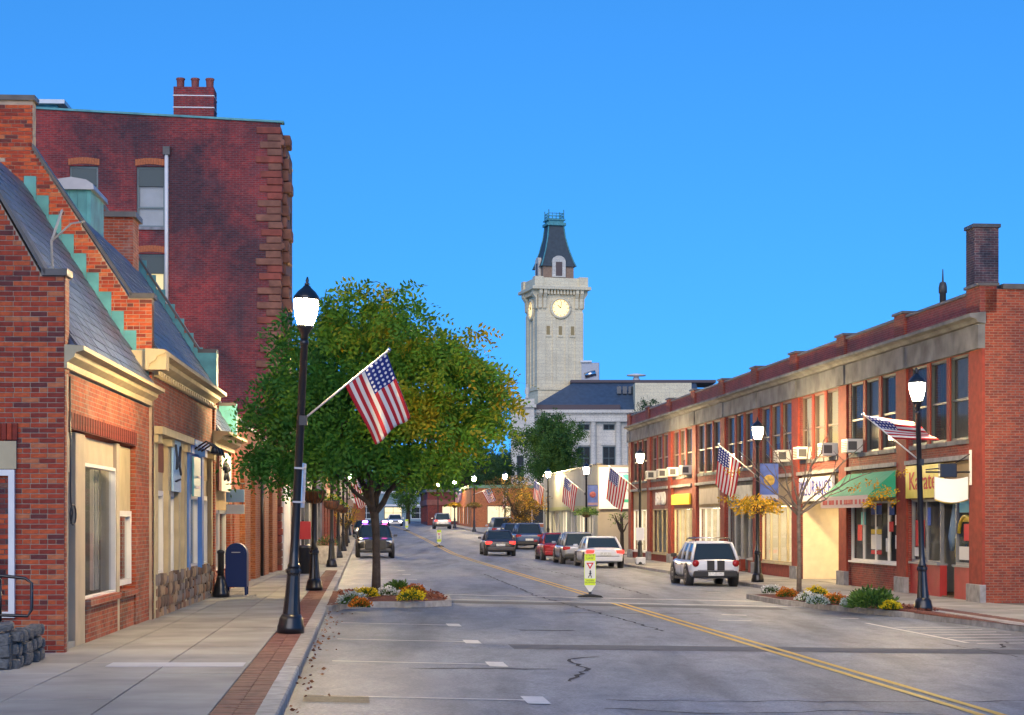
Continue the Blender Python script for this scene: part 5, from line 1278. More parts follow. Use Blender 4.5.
for i, lb in ((3, 'small flag on the left behind the big tree'), (5, 'small flag on the far left lamp'), (6, 'tiny flag on the left near the far bend')):
    L = LAMP[('L', i)].location; add_flag(lb, (L.x+.06, L.y, L.z+3.1), (L.x+1.3, L.y, L.z+4.1), .85, 1.3, (.2, 0, -1), .06, 30+i)
# banners on two right lamps and the sign plates on posts
def banner(L, z, label, cols, w=.62, h=1.25, side=1):
    t = thing('banner', label, 'banner', (L.x, L.y, 0), 0)
    BX('arm', A['iron'], t, 0, side*w+side*.06, -.012, .012, z+h, z+h+.03) if side > 0 else BX('arm', A['iron'], t, side*w-.06, 0, -.012, .012, z+h, z+h+.03)
    x0, x1 = (.08, .08+w) if side > 0 else (-.08-w, -.08)
    BX('cloth', mat('banner_'+cols[0], cols[1], .75, var=.2, scale=4), t, x0, x1, -.008, .008, z, z+h)
    BX('arm', A['iron'], t, min(0, x1), max(0, x1), -.012, .012, z-.03, z)
    MB().lathe([(.17, -.003), (.19, 0), (.17, .003)], 16).build('emblem', mat('banner_emblem_'+cols[0], cols[2], .7, var=.5, scale=9), t, ((x0+x1)/2, -.012, z+h*.55)).rotation_euler = (pi/2, 0, 0)
    BX('lower_band', mat('banner_band_'+cols[0], cols[3], .7), t, x0+.02, x1-.02, -.013, -.009, z+.05, z+.2)
banner(LAMP[('R', 1)].location, 2.75+WR(62), 'blue and gold banner on lamp above the yellow planter', ('blue_gold', (.1, .16, .42), (.5, .33, .06), (.45, .46, .5)))
banner(LAMP[('R', 3)].location, 2.9, 'blue and red banner on lamp by the grey shop', ('blue_red', (.14, .2, .45), (.45, .12, .1), (.5, .3, .3)))
t = thing('parking_sign', 'pale blue metal sign plate on the near left lamp post', 'sign', (Ln.x, Ln.y, 0)); t.rotation_euler = (0, radians(2.7), 0); BX('plate', A['sky_blue'], t, .03, .07, -.02, .38, 2.25, 2.95, bevel=.01); BX('strap', A['grey'], t, -.07, .1, -.07, .07, 2.85, 2.88); BX('strap', A['grey'], t, -.07, .1, -.07, .07, 2.32, 2.35)
L = LAMP[('R', 2)].location; t = thing('notice', 'white paper notice taped to lamp at end of brick block', 'notice', L); BX('sheet', paper, t, -.2, .2, -.1, -.085, 1.15, 1.75); BX('tape', A['grey'], t, -.09, .09, -.084, .09, 1.4, 1.46); BX('bucket_rim', paper, t, -.2, .25, -.2, .1, .02, .35, bevel=.03)

# ------------------------------------------------------------------ trees
def tree(name, label, loc, limbs, clumps, m_leaf, m_bark, leaf=.16, per=200, tintf=None, seed=1, droop=.6, group=None, asp=2.6, spray=9):
    """limbs: list of (points, radii). clumps: (centre, radius). Leaves grow as short drooping sprays of leaflets"""
    t = thing(name, label, 'tree', loc, 0, group)
    m = MB()
    for pts, rad in limbs: m.tube(pts, rad, 8)
    m.build('trunk', m_bark, t)
    r = random.Random(seed); m = MB(); tint = []
    for c, R in clumps:
        n = int(per*R**2); cv = r.uniform(-.17, .17)
        for _ in range(n):
            v = rvec(r); q = R*(r.random()**.42); b = Vector(c)+Vector((v.x*q, v.y*q, v.z*q*.62))
            d = (Vector((v.x, v.y, v.z*.4))*.8+rvec(r)*.5+Vector((0, 0, -droop))).normalized(); tv0 = (tintf(b, r) if tintf else r.random())+cv
            L = leaf*spray*.33*r.uniform(.7, 1.2); sd = d.orthogonal().normalized(); sd.rotate(Matrix.Rotation(r.uniform(0, 2*pi), 3, d)); up = d.cross(sd)
            for k in range(spray):
                f = k/spray; p = b+d*L*f+Vector((0, 0, -.22*L*f*f)); sgn = 1 if k % 2 else -1
                e = (sd*sgn*.75+d*.5+up*r.uniform(-.35, .35)); e.normalize(); s2 = e.cross(up).normalized() if e.cross(up).length > .01 else sd
                ll = leaf*r.uniform(.7, 1.2)*(1-.35*f); w = ll/asp
                s2 = (s2+up*r.uniform(-.5, .5)).normalized()
                b0 = len(m.v); m.v += [tuple(p), tuple(p+e*ll*.5+s2*w*.5), tuple(p+e*ll), tuple(p+e*ll*.5-s2*w*.5)]
                m.f.append((b0, b0+1, b0+2, b0+3)); m.m.append(0); m.s.append(False); tint.append(min(1, max(0, tv0+r.uniform(-.1, .1))))
    me = m.mesh('crown', m_leaf); at = me.attributes.new('tint', 'FLOAT', 'FACE'); at.data.foreach_set('value', tint)
    obj('crown', me, t)
    return t
def limb_to(p0, p1, r0, r1, sag=.15, n=6, seed=0):
    r = random.Random(seed); p0, p1 = Vector(p0), Vector(p1); pts = []; rad = []
    for i in range(n+1):
        f = i/n; p = p0.lerp(p1, f); p.z += sag*sin(pi*f)*(p1-p0).length*.4; j = .05*(p1-p0).length*sin(pi*f)
        pts.append(p+Vector((r.uniform(-j, j), r.uniform(-j, j), r.uniform(-j, j)*.5))); rad.append(r0+(r1-r0)*f)
    return pts, rad
# the big honey-locust in the left bed: clumps follow its outline, spread through its depth
TYY = 42.8; bx, bz = (376-512)/1850*TYY, G(-6, TYY)+.13
cl_px = [(345, 322, 30), (385, 312, 26), (402, 318, 22), (372, 340, 34), (320, 340, 26), (300, 352, 24), (288, 378, 26), (275, 412, 26), (268, 446, 22), (262, 462, 17), (310, 390, 36), (340, 372, 38), (390, 360, 36), (430, 345, 30), (455, 356, 26),
         (475, 372, 26), (490, 392, 20), (500, 400, 13), (478, 410, 26), (460, 435, 26), (440, 455, 20), (425, 400, 40), (395, 415, 40), (350, 420, 40), (310, 435, 34), (288, 462, 22), (335, 455, 26), (365, 455, 26), (405, 450, 26), (470, 340, 15), (362, 300, 16), (405, 298, 13), (250, 405, 8), (505, 385, 8), (448, 470, 12), (420, 470, 14), (300, 322, 14), (335, 305, 14), (432, 320, 14), (496, 430, 10)]
r = random.Random(11); clumps = []; px_m = 1850/TYY
for (px, py, rp) in cl_px:
    x = (px-376)/px_m; z = (520-py)/px_m+2.05-bz; R = rp/px_m
    off = abs(x)/3.2; dmax = 2.5*sqrt(max(.05, 1-off**2))*(.9 if z > 2.6 else .6)
    reps = 3 if rp > 24 else 2
    for k in range(reps): clumps.append(((x+r.uniform(-.1, .1), (k/(reps-1)*2-1)*dmax*.75+r.uniform(-.35, .35), z+r.uniform(-.12, .12)), R*r.uniform(.5, .77)))
# three more lobes that give the far and near sides their bulk
limbs = [([(0, 0, -.1), (.01, .0, .8), (0, .02, 1.5), (-.04, 0, 2.0)], [.115, .092, .088, .1])]
fork = (-.04, 0, 1.95)
for i, (e, r0) in enumerate([((-.75, .3, 3.4), .085), ((-.25, -.5, 3.9), .08), ((.35, .3, 3.7), .085), ((.95, -.2, 3.1), .075), ((.1, .8, 3.4), .07), ((-1.0, -.6, 3.0), .06)]):
    limbs.append(limb_to(fork, e, r0, r0*.55, .1, 5, i))
    near = sorted(clumps, key=lambda c: (Vector(c[0])-Vector(e)).length)[:9]
    for j, (c, R) in enumerate(near): limbs.append(limb_to(e, c, r0*.45, .012, .05, 5, 50+i*10+j))
def tint_l(b, r):
    q = .5+b.x*.13+(b.z-4)*.045+sin(b.x*2.1+b.z*1.3)*.12+sin(b.y*2+b.z*2.7)*.1
    return q-.2+r.uniform(-.13, .13)+(.3 if r.random() < .05 else 0)
tree('shade_tree', 'broad green tree turning yellow in the left planting bed', (bx, TYY, bz), limbs, clumps, leaf_mix, A['bark'], leaf=.185, per=300, asp=2.2, tintf=tint_l, seed=4, droop=.55, spray=11)
# bare young tree on the right with a few yellow leaves left
RTY = 50.0; rx, rz = (799-512)/1850*RTY, G(5.5, RTY)+.13
limbs = [([(0, 0, -.1), (.01, 0, 1.0), (-.01, 0, 2.1), (0, 0, 2.45)], [.075, .06, .055, .05])]; r = random.Random(21); tips = []
for i, (px, py, dy) in enumerate([(742, 452, .3), (762, 430, -.5), (786, 425, .4), (806, 420, -.3), (832, 432, .5), (862, 445, -.2), (880, 470, .4), (752, 480, -.6), (845, 488, -.5), (770, 465, .8), (822, 455, .9)]):
    e = Vector(((px-799)/37, dy, (520-py)/37+2.05-rz)); f = (0, 0, 2.1+.35*r.random()); L = limb_to(f, e, .028, .008, .12, 6, 200+i); limbs.append(L)
    for k in range(4):
        p = L[0][2+k]; q = p+Vector((r.uniform(-.5, .5), r.uniform(-.4, .4), r.uniform(.1, .6))); limbs.append(limb_to(p, q, .01, .004, .05, 4, 300+i*5+k)); tips.append(q)
cl = [(((px-799)/37, r.uniform(-.5, .5), (520-py)/37+2.05-rz), R) for px, py, R in ((875, 497, .32), (885, 488, .28), (866, 500, .22), (850, 487, .2), (820, 486, .16), (748, 500, .3), (733, 497, .26), (735, 470, .16), (745, 512, .2), (900, 470, .14), (872, 482, .2), (890, 500, .14))]
tree('bare_tree', 'slender nearly bare tree with few yellow leaves in right bed', (rx, RTY, rz), limbs, cl, leaf_yellow, A['bark_pale'], leaf=.12, per=230, seed=8, droop=.8, spray=4)
# background trees
def round_tree(name, label, px, py_top, py_bot, w_px, Y, m_, seed, leaf=.4, per=26, group='trees down the street', tf=None, zb=None, nc=22, spray=6):
    k = 1850/Y; x = (px-512)/k; zb = E(Y) if zb is None else zb; ztop = 2.05+(520-py_top)/k; zbot = 2.05+(520-py_bot)/k; W = w_px/k/2
    r = random.Random(seed); c = []; hz = (ztop-zbot)/2; mz = (ztop+zbot)/2-zb
    for _ in range(nc):
        v = rvec(r); q = r.random()**.33*.75; R = min(W, hz)*r.uniform(.28, .42)
        c.append(((v.x*W*q, v.y*W*q, mz+v.z*hz*q), R))
    limbs = [([(0, 0, -.3), (0, 0, mz*.6), (0, 0, mz)], [W*.09+.05, W*.07+.03, .05])]+[limb_to((0, 0, mz*.55), p, W*.035+.02, .02, .05, 4, i) for i, (p, R) in enumerate(c[:10])]
    return tree(name, label, (x, Y, zb), limbs, c, m_, A['bark'], leaf=leaf, per=per, seed=seed, droop=.35, group=group, spray=spray, tintf=tf)
dk = lambda b, r: .35+.1*sin(b.x*1.1+b.z)+r.uniform(-.35, .35)
round_tree('evergreen_tree', 'dense dark green tree in front of the town hall', 550, 400, 492, 80, 215, leaf_green, 31, .42, 40, tf=dk, nc=34)
round_tree('autumn_tree', 'orange and brown street tree before the grey shop', 517, 468, 530, 62, 140, leaf_autumn, 32, .24, 40, tf=lambda b, r: .45+.3*(b.x > 1.2)+r.uniform(-.4, .4), nc=24)
round_tree('leafy_tree', 'soft green tree behind the far brick shop', 470, 440, 500, 90, 262, leaf_green, 33, .5, 22, tf=dk, nc=30); round_tree('leafy_tree', 'grey green tree at the end of the street', 425, 448, 505, 90, 330, leaf_green, 34, .55, 22, tf=dk, nc=30)
round_tree('leafy_tree', 'dark tree between the far shops and town hall', 497, 450, 500, 60, 240, leaf_dark, 35, .45, 26, tf=dk, nc=26)
round_tree('street_tree', 'small green tree before the far teal shop', 408, 478, 516, 44, 262, leaf_green, 41, .4, 30, tf=dk, nc=14); round_tree('street_tree', 'yellowing tree where the far street bends', 440, 482, 514, 40, 256, leaf_mix, 42, .4, 30, tf=dk, nc=14)
round_tree('leafy_tree', 'tree rising over the left shop roofs far away', 372, 460, 505, 70, 300, leaf_dark, 36, .5, 22, tf=dk, nc=26)
round_tree('leafy_tree', 'tree crown showing above the far end of brick block', 650, 396, 420, 44, 215, leaf_dark, 37, .4, 30, tf=dk, nc=16)
round_tree('street_tree', 'small green tree beside the white sign panel', 622, 505, 528, 34, 109, leaf_green, 38, .2, 45, tf=dk, nc=12); round_tree('street_tree', 'yellow street tree on the left beyond the police car', 346, 500, 530, 40, 120, leaf_yellow, 39, .2, 40, nc=14)
for i, (px, pt, pb, w, Y) in enumerate(((540, 450, 510, 120, 350), (395, 452, 510, 70, 380), (452, 446, 508, 80, 400), (330, 450, 510, 90, 360), (600, 440, 500, 120, 420), (510, 440, 505, 80, 430), (300, 440, 505, 120, 420))):
    round_tree('distant_tree', 'distant woodland tree, %s from the left beyond the street end' % ('fifth', 'third', 'fourth', 'second', 'seventh', 'sixth', 'first')[i], px, pt, pb, w, Y, leaf_dark if i % 2 else leaf_green, 70+i, .7, 16, 'woodland beyond the street', dk, nc=26)

# ------------------------------------------------------------------ flowers in the beds
def mum(x, y, z, R, m_, label, seed, flat=.72, kind='mum', n=520, size=.045):
    t = thing('flower_clump' if kind == 'mum' else 'bushy_plant', label, 'flowers' if kind == 'mum' else 'plant', (x, y, z), 0, 'plants in the beds')
    def gen(r):
        v = rvec(r); v.z = abs(v.z); q = R*(.82+.25*r.random())*(1+.22*sin(v.x*5+seed)*cos(v.y*6+seed*2)); return Vector((v.x*q, v.y*q, v.z*q*flat+.02)), (rvec(r)*.6+Vector((v.x, v.y, v.z*.8+.1))), r.random()
    def gen2(r):
        v = rvec(r); v.z = abs(v.z); q = R*.85*r.random()**.3; return Vector((v.x*q, v.y*q, v.z*q*flat)), Vector((v.x, v.y, v.z+.3)), r.random()*.6
    leafy('blooms' if kind == 'mum' else 'leaves', t, gen, m_, n, size, seed, asp=1.2 if kind == 'mum' else 3)
    leafy('leaves' if kind == 'mum' else 'inner_leaves', t, gen2, leaf_green, n, .07, seed+1, asp=2.2)
    return t
YEL = petals('yellow_petal', (.5, .34, .0), (.75, .6, .02)); WHT = petals('white_petal', (.45, .48, .46), (.75, .75, .72)); ORG = petals('rust_petal', (.3, .06, .01), (.6, .22, .02)); SIL = petals('silver_leaf', (.22, .3, .3), (.42, .48, .46))
def bedpt(px, py, off=2.02):
    Y = off*1850/(py-520)
    return (px-512)/1850*Y, Y
def put(px, py, rpx, m_, label, seed, right=False, **kw):
    x, Y = bedpt(px, py, 2.05 if right else 1.78); t = x-CX(Y); z = G(t, Y)+.13+.03
    mum(x, Y, z, rpx/1850*Y, m_, label, seed, **kw)
put(352, 605, 14, SIL, 'silver white plant at the left end of the left bed', 1); put(366, 598, 12, YEL, 'small yellow flowers behind orange ones left of tree trunk', 2); put(360, 608, 10, ORG, 'small orange flower clump by the kerb left of the tree', 3)
put(388, 597, 11, WHT, 'white flower clump right behind the tree trunk', 4); put(397, 592, 11, leaf_green, 'green bushy plant between the white and rust flowers', 5, kind='plant', n=420, size=.12); put(414, 594, 12, ORG, 'rust coloured flower clump at back of left bed', 6); put(411, 600, 13, YEL, 'bright yellow flower mound at the front of left bed', 7)
put(771, 594, 9, WHT, 'white flower mound at the far tip of the right bed', 8, True); put(787, 598, 10, ORG, 'brown orange clump beside the bare tree trunk', 9, True); put(807, 602, 10, WHT, 'white clump just right of the bare tree trunk', 10, True); put(816, 597, 12, YEL, 'yellow flowers with green leaves behind the silver plants', 11, True)
put(818, 606, 10, SIL, 'low silver plant left of the orange flowers', 12, True); put(835, 605, 12, ORG, 'orange flower mound in the middle of right bed', 13, True); put(849, 607, 8, SIL, 'silver plant between the orange flowers and green bush', 14, True)
put(872, 609, 21, leaf_green, 'wide dark green bushy plant in the right bed', 15, True, kind='plant', n=900, size=.14); put(890, 610, 9, YEL, 'small bright yellow mound at near end of right bed', 16, True)
put(862, 600, 10, leaf_green, 'small green plant behind the wide dark bush', 17, True, kind='plant', n=300, size=.12)
# fallen leaves along the left kerb and around
r = random.Random(77)
def gen(rr):
    Y = rr.uniform(16, 42); t = KL(Y)+abs(rr.gauss(0, .1+.12*(sin(Y*1.7) > .3)))+.02; return Vector((CX(Y)+t, Y, G(t, Y)+.012)), Vector((rr.uniform(-1, 1), rr.uniform(-1, 1), .1)), rr.random()
lf = leafy('fallen_leaves', None, gen, tint_mat('dead_leaf', (.12, .04, .015), (.24, .1, .04)), 150, .06, 9, asp=1.6); tag(lf, 'dry brown leaves drifted along the left kerb and gutter', 'fallen leaves', kind='stuff')
def gen(rr):
    if rr.random() < .5:
        t, Y = rr.uniform(-6.9, -4.4), rr.uniform(42.2, 46.6)
    else:
        Y = rr.uniform(41.8, 51); t = rr.uniform(5.2 if Y > 44.7 else 6.0, 6.7)
    return Vector((CX(Y)+t, Y, G(t, Y)+.13+.03)), Vector((rr.uniform(-1, 1), rr.uniform(-1, 1), .25)), rr.random()
lf = leafy('bark_chips', None, gen, tint_mat('bark_chip', (.08, .025, .015), (.28, .09, .045)), 2600, .08, 10, asp=2); tag(lf, 'reddish bark chips covering the two planting beds', 'bark chips', kind='stuff')
# ------------------------------------------------------------------ vehicles
def paint(name, c, metal=.3): return mat('car_paint_'+name, c, .3, metal=metal, coat=.6, spec=.5)
tail_lit = mat('tail_lamp_lit', (.5, .02, .02), .3, emit=1.3, ecol=(1, .03, .02)); tail_off = mat('tail_lamp', (.3, .012, .015), .2); head_m = mat('head_lamp', (.7, .72, .75), .15); head_lit = mat('head_lamp_lit', (.9, .9, .9), .2, emit=6, ecol=(1, .95, .85))
plate_m = mat('number_plate', (.6, .62, .6), .5, var=.3, scale=20); trim_m = mat('black_plastic', (.02, .021, .023), .6)
def loft(m, rings, mi=0, sm=True):
    n = len(rings[0]); b = len(m.v)
    for rg in rings: m.v += [tuple(p) for p in rg]
    for i in range(len(rings)-1):
        for k in range(n):
            m.f.append((b+i*n+k, b+i*n+(k+1) % n, b+(i+1)*n+(k+1) % n, b+(i+1)*n+k)); m.m.append(mi); m.s.append(sm)
    m.f.append(tuple(b+k for k in range(n-1, -1, -1))); m.f.append(tuple(b+(len(rings)-1)*n+k for k in range(n))); m.m += [mi, mi]; m.s += [False, False]
def car(name, label, x, y, rot, pm, kind='sedan', L=4.6, W=1.8, H=1.45, lit=False, stripes=False, rack=False, z=None, arch_black=False, group='cars along the street', front_lit=False):
    t_ = x-CX(y); z = G(t_, y) if z is None else z
    t = thing(name, label, 'car', (x, y, z), rot, group); hl, hw = L/2, W/2; gc = .2
    suv = kind != 'sedan'; belt = H*(.60 if suv else .62); hood = H*(.60 if suv else .56); 
    if kind == 'sedan': st = [(-hl, .42, belt-.16, .80), (-hl+.06, .28, belt-.02, .92), (-hl+.5, gc, belt+.03, .98), (-.9, gc, belt+.02, 1), (.4, gc, belt, 1), (hl-1.25, gc, hood+.05, .99), (hl-.55, gc, hood-.06, .95), (hl-.12, .24, hood-.2, .86), (hl, .34, hood-.3, .72)]
    else: st = [(-hl, .42, belt-.14, .84), (-hl+.05, .3, belt, .95), (-hl+.45, gc+.03, belt+.02, .99), (-.6, gc+.03, belt, 1), (.5, gc+.03, belt, 1), (hl-1.05, gc+.03, hood+.04, .99), (hl-.4, gc+.05, hood-.03, .96), (hl-.1, .3, hood-.14, .88), (hl, .38, hood-.26, .76)]
    m = MB(); rings = []
    for (yy, zb, zt, f) in st:
        w = hw*f; half = [(w*.8, zb), (w*.965, zb+.1), (w, (zb+zt)/2+.02), (w*.985, zt-.12), (w*.9, zt-.01), (w*.5, zt+.02)]
        rings.append([(a, yy, b) for a, b in half]+[(-a, yy, b) for a, b in reversed(half)])
    loft(m, rings); body = m.build('body', pm, t, sub=1)
    # cabin: glass with roof panel and pillars over it
    if kind == 'sedan': gb0, gb1, gt0, gt1 = -hl+.55, hl-1.3, -hl+1.25, .35
    else: gb0, gb1, gt0, gt1 = -hl+.1, hl-1.2, -hl+.42, hl-2.0
    wb, wt = hw*.89, hw*.7; zb, zt = belt-.03, H-.06
    m = MB(); rr = []
    for f in (0, .5, 1):
        y0, y1 = gb0+(gt0-gb0)*f, gb1+(gt1-gb1)*f; w = wb+(wt-wb)*f+.03*sin(pi*f); zz_ = zb+(zt-zb)*f
        rr.append([(-w, y0+.06, zz_), (-w*.8, y0, zz_), (w*.8, y0, zz_), (w, y0+.06, zz_), (w, y1-.1, zz_), (w*.75, y1, zz_), (-w*.75, y1, zz_), (-w, y1-.1, zz_)])
    loft(m, rr, 0, False); m.build('windows', A['car_glass'], t)
    m = MB(); rr = []
    for f, e, dz in ((0, .03, -.03), (.5, .025, .015), (1, -.12, .055)):
        w = wt+e; y0, y1 = gt0-e, gt1+e; zz_ = zt+dz
        rr.append([(-w, y0+.1, zz_), (-w*.8, y0, zz_), (w*.8, y0, zz_), (w, y0+.1, zz_), (w, y1-.1, zz_), (w*.75, y1, zz_), (-w*.75, y1, zz_), (-w, y1-.1, zz_)])
    loft(m, rr); m.build('roof', pm, t)
    for s in (-1, 1):
        m = MB(); m.tube([(s*wb, gb0+.05, zb), (s*(wb+wt)/2*1.02, (gb0+gt0)/2+.03, (zb+zt)/2), (s*wt, gt0+.04, zt)], .055, 6); m.build('pillar', pm, t); m = MB(); m.tube([(s*wb, gb1-.06, zb), (s*(wb+wt)/2*1.02, (gb1+gt1)/2-.06, (zb+zt)/2), (s*wt, gt1-.05, zt)], .035, 6); m.build('pillar', pm, t); m = MB()
        m.tube([(s*(wb+.01), 0-.1, zb), (s*((wb+wt)/2+.035), -.12, (zb+zt)/2), (s*wt, -.15, zt)], .035, 6); m.build('pillar', pm, t)
        if suv: m = MB(); m.tube([(s*(wb+.01), -hl+1.1, zb), (s*((wb+wt)/2+.03), -hl+1.15, (zb+zt)/2), (s*wt, -hl+1.2, zt)], .045, 6); m.build('pillar', pm, t)
    wr = .32 if not suv else .345; wy = (-hl+.82, hl-.86)
    tyre = MB().lathe([(.2, -.1), (wr-.03, -.105), (wr, -.08), (wr, .08), (wr-.03, .105), (.2, .1)], 24).mesh('tyre', A['rubber']); rim = MB().lathe([(.04, .1), (.08, .115), (.1, .09), (.19, .085), (.225, .11), (.225, .02), (.05, .02)], 20).mesh('rim', A['grey'])
    for s in (-1, 1):
        for q in wy:
            ar_ = MB().lathe([(wr+.07, -.2), (wr+.07, .012), (wr*.5, .013)], 24).build('wheel_arch', trim_m, t, (s*(hw-.012), q, wr+.02)); ar_.rotation_euler = (0, s*pi/2, 0)
            w = obj('tyre', tyre, t, (s*(hw-.1), q, wr)); w.name = 'wheel'; w.rotation_euler = (0, s*pi/2, 0); obj('rim', rim, w)
        MB().box(-.1, .1, -.05, .07, -.06, .07).build('mirror', trim_m if arch_black else pm, t, (s*(hw+.08), gb1-.35, belt+.1), bevel=.03)
    for s in (-1, 1):
        for q in (-.98, .08, .98) if L > 4.3 else (-.35, .7): BX('door_gap', trim_m, t, s*(hw*.985)-.006, s*(hw*.985)+.006, q-.008, q+.008, .34, belt-.13)
        BX('side_sill', trim_m, t, s*(hw-.03)-.03, s*(hw-.03)+.03, -hl+1.2, hl-1.25, .2, .3)
        for q in (-.55, .5): BX('door_handle', trim_m if pm.name.endswith('white') else A['chrome'], t, s*hw*.985-.02, s*hw*.985+.02, q-.09, q+.09, belt-.2, belt-.17)
    BX('trunk_gap', trim_m, t, -hw*.7, hw*.7, -hl-.012, -hl+.1, .535, .55)
    # rear
    tm = tail_lit if lit else tail_off
    for s in (-1, 1):
        if kind == 'hatch': MB().lathe([(.02, -.02), (.1, -.015), (.115, .03), (.02, .05)], 14).build('tail_lamp', tm, t, (s*hw*.78, -hl+.03, belt-.13)).rotation_euler = (pi/2, 0, 0)
        else: MB().box(-.19, .19, -.05, .12, -.09, .09).build('tail_lamp', tm, t, (s*hw*.74, -hl+.06, belt-.16), bevel=.04)
        MB().box(-.2, .2, -.14, .05, -.075, .075).build('headlamp', head_lit if front_lit else head_m, t, (s*hw*.66, hl-.13, hood-.22), bevel=.05)
    BX('rear_bumper', trim_m if suv else pm, t, -hw*.86, hw*.86, -hl-.04, -hl+.2, .3, .52, bevel=.05); BX('number_plate', plate_m, t, -.26, .26, -hl-.075, -hl-.03, .36 if kind == 'hatch' else .57, .48 if kind == 'hatch' else .71)
    BX('grille', trim_m, t, -hw*.5, hw*.5, hl-.04, hl+.02, hood-.42, hood-.22, bevel=.02); BX('front_bumper', trim_m if arch_black else pm, t, -hw*.84, hw*.84, hl-.2, hl+.05, .28, .5, bevel=.06)
    if stripes:
        for s in (-1, 1):
            m = MB(); x0 = s*.17; m.box(x0-.12, x0+.12, -hl-.03, -hl+.2, .53, belt-.04); m.build('stripe', trim_m, t)
    if rack:
        for s in (-1, 1): MB().tube([(s*wt*.95, gt0+.1, H+.0), (s*wt*.95, gt0+.15, H+.08), (s*wt*.95, gt1-.1, H+.08), (s*wt*.95, gt1, H)], .02, 6).build('roof_rail', trim_m, t)
        for q in (gt0+.5, gt1-.5): MB().tube([(-wt, q, H+.1), (wt, q, H+.1)], .018, 6).build('cross_bar', A['chrome'], t)
    return t
white_p, black_p, red_p, dark_p, silver_p, navy_p = paint('white', (.62, .64, .68), .0), paint('black', (.006, .007, .009), 0), paint('red', (.3, .015, .02)), paint('charcoal', (.025, .022, .028), 0), paint('silver', (.36, .37, .39), .7), paint('blue', (.03, .07, .17))
def carpos(px, Y): return (px-512)/1850*Y
car('parked_car', 'white hatchback with twin black rear stripes and roof rack', carpos(716, 61)-.2, 63.0, RA, white_p, 'hatch', 4.1, 1.72, 1.5, stripes=True, rack=True, arch_black=True)
car('parked_car', 'white sedan with glowing tail lamps by the kerb', carpos(605, 85)-.2, 87.2, RA, white_p, 'sedan', 4.6, 1.85, 1.45, lit=True)
car('parked_car', 'silver blue car parked just ahead of white sedan', carpos(577, 93)-.1, 93.6, RA, silver_p, 'suv', 4.5, 1.8, 1.6)
car('parked_car', 'dark red car parked ahead of the silver blue one', carpos(557, 100)-.1, 101.0, RA, red_p, 'sedan', 4.5, 1.8, 1.5)
car('moving_car', 'dark sedan with tail lamps lit driving away in right lane', carpos(497, 108), 110.5, RA, dark_p, 'sedan', 4.7, 1.85, 1.5, lit=True)
car('parked_car', 'dark blue sport utility car parked beside the autumn tree', carpos(526, 124), 126, RA, navy_p, 'suv', 4.8, 1.9, 1.75)
car('parked_car', 'blue car second along beyond the dark blue one', carpos(512, 133), 134.5, RA, navy_p, 'suv', 4.6, 1.85, 1.6, lit=True)
car('parked_car', 'pale pickup like car farthest in the row by autumn tree', carpos(501, 142), 144, RA, silver_p, 'suv', 5.0, 1.95, 1.9)
car('parked_car', 'grey utility car alone by the far right kerb', carpos(441, 205), 207, RA, silver_p, 'suv', 4.7, 1.9, 1.75, lit=True)
car('moving_car', 'white car coming toward the camera far down the street', carpos(394, 235), 237, RA+pi, white_p, 'sedan', 4.6, 1.85, 1.5, front_lit=True)
pc = car('police_car', 'black police car facing the camera at the left kerb', carpos(371, 96), 98.5, RA+pi, black_p, 'suv', 5.0, 2.0, 1.75)
lb = BX('light_bar', trim_m, pc, -.62, .62, -.1, .2, 1.76, 1.8)
for x_, c in ((-.55, (1, .1, .35)), (-.1, (.5, .2, 1)), (.5, (.35, .1, 1))): MB().box(-.13, .13, -.12, .12, -.05, .06).build('beacon', mat('beacon_%d' % int(c[0]*100), c, .3, emit=22, ecol=c), lb, (x_, .05, 1.87), bevel=.03)
BX('push_bar', A['iron'], pc, -.55, .55, 2.5, 2.6, .45, .95, bevel=.04)
car('parked_car', 'dark car half hidden behind the police car', carpos(362, 150), 152, RA+pi, dark_p, 'sedan', 4.6, 1.8, 1.5)

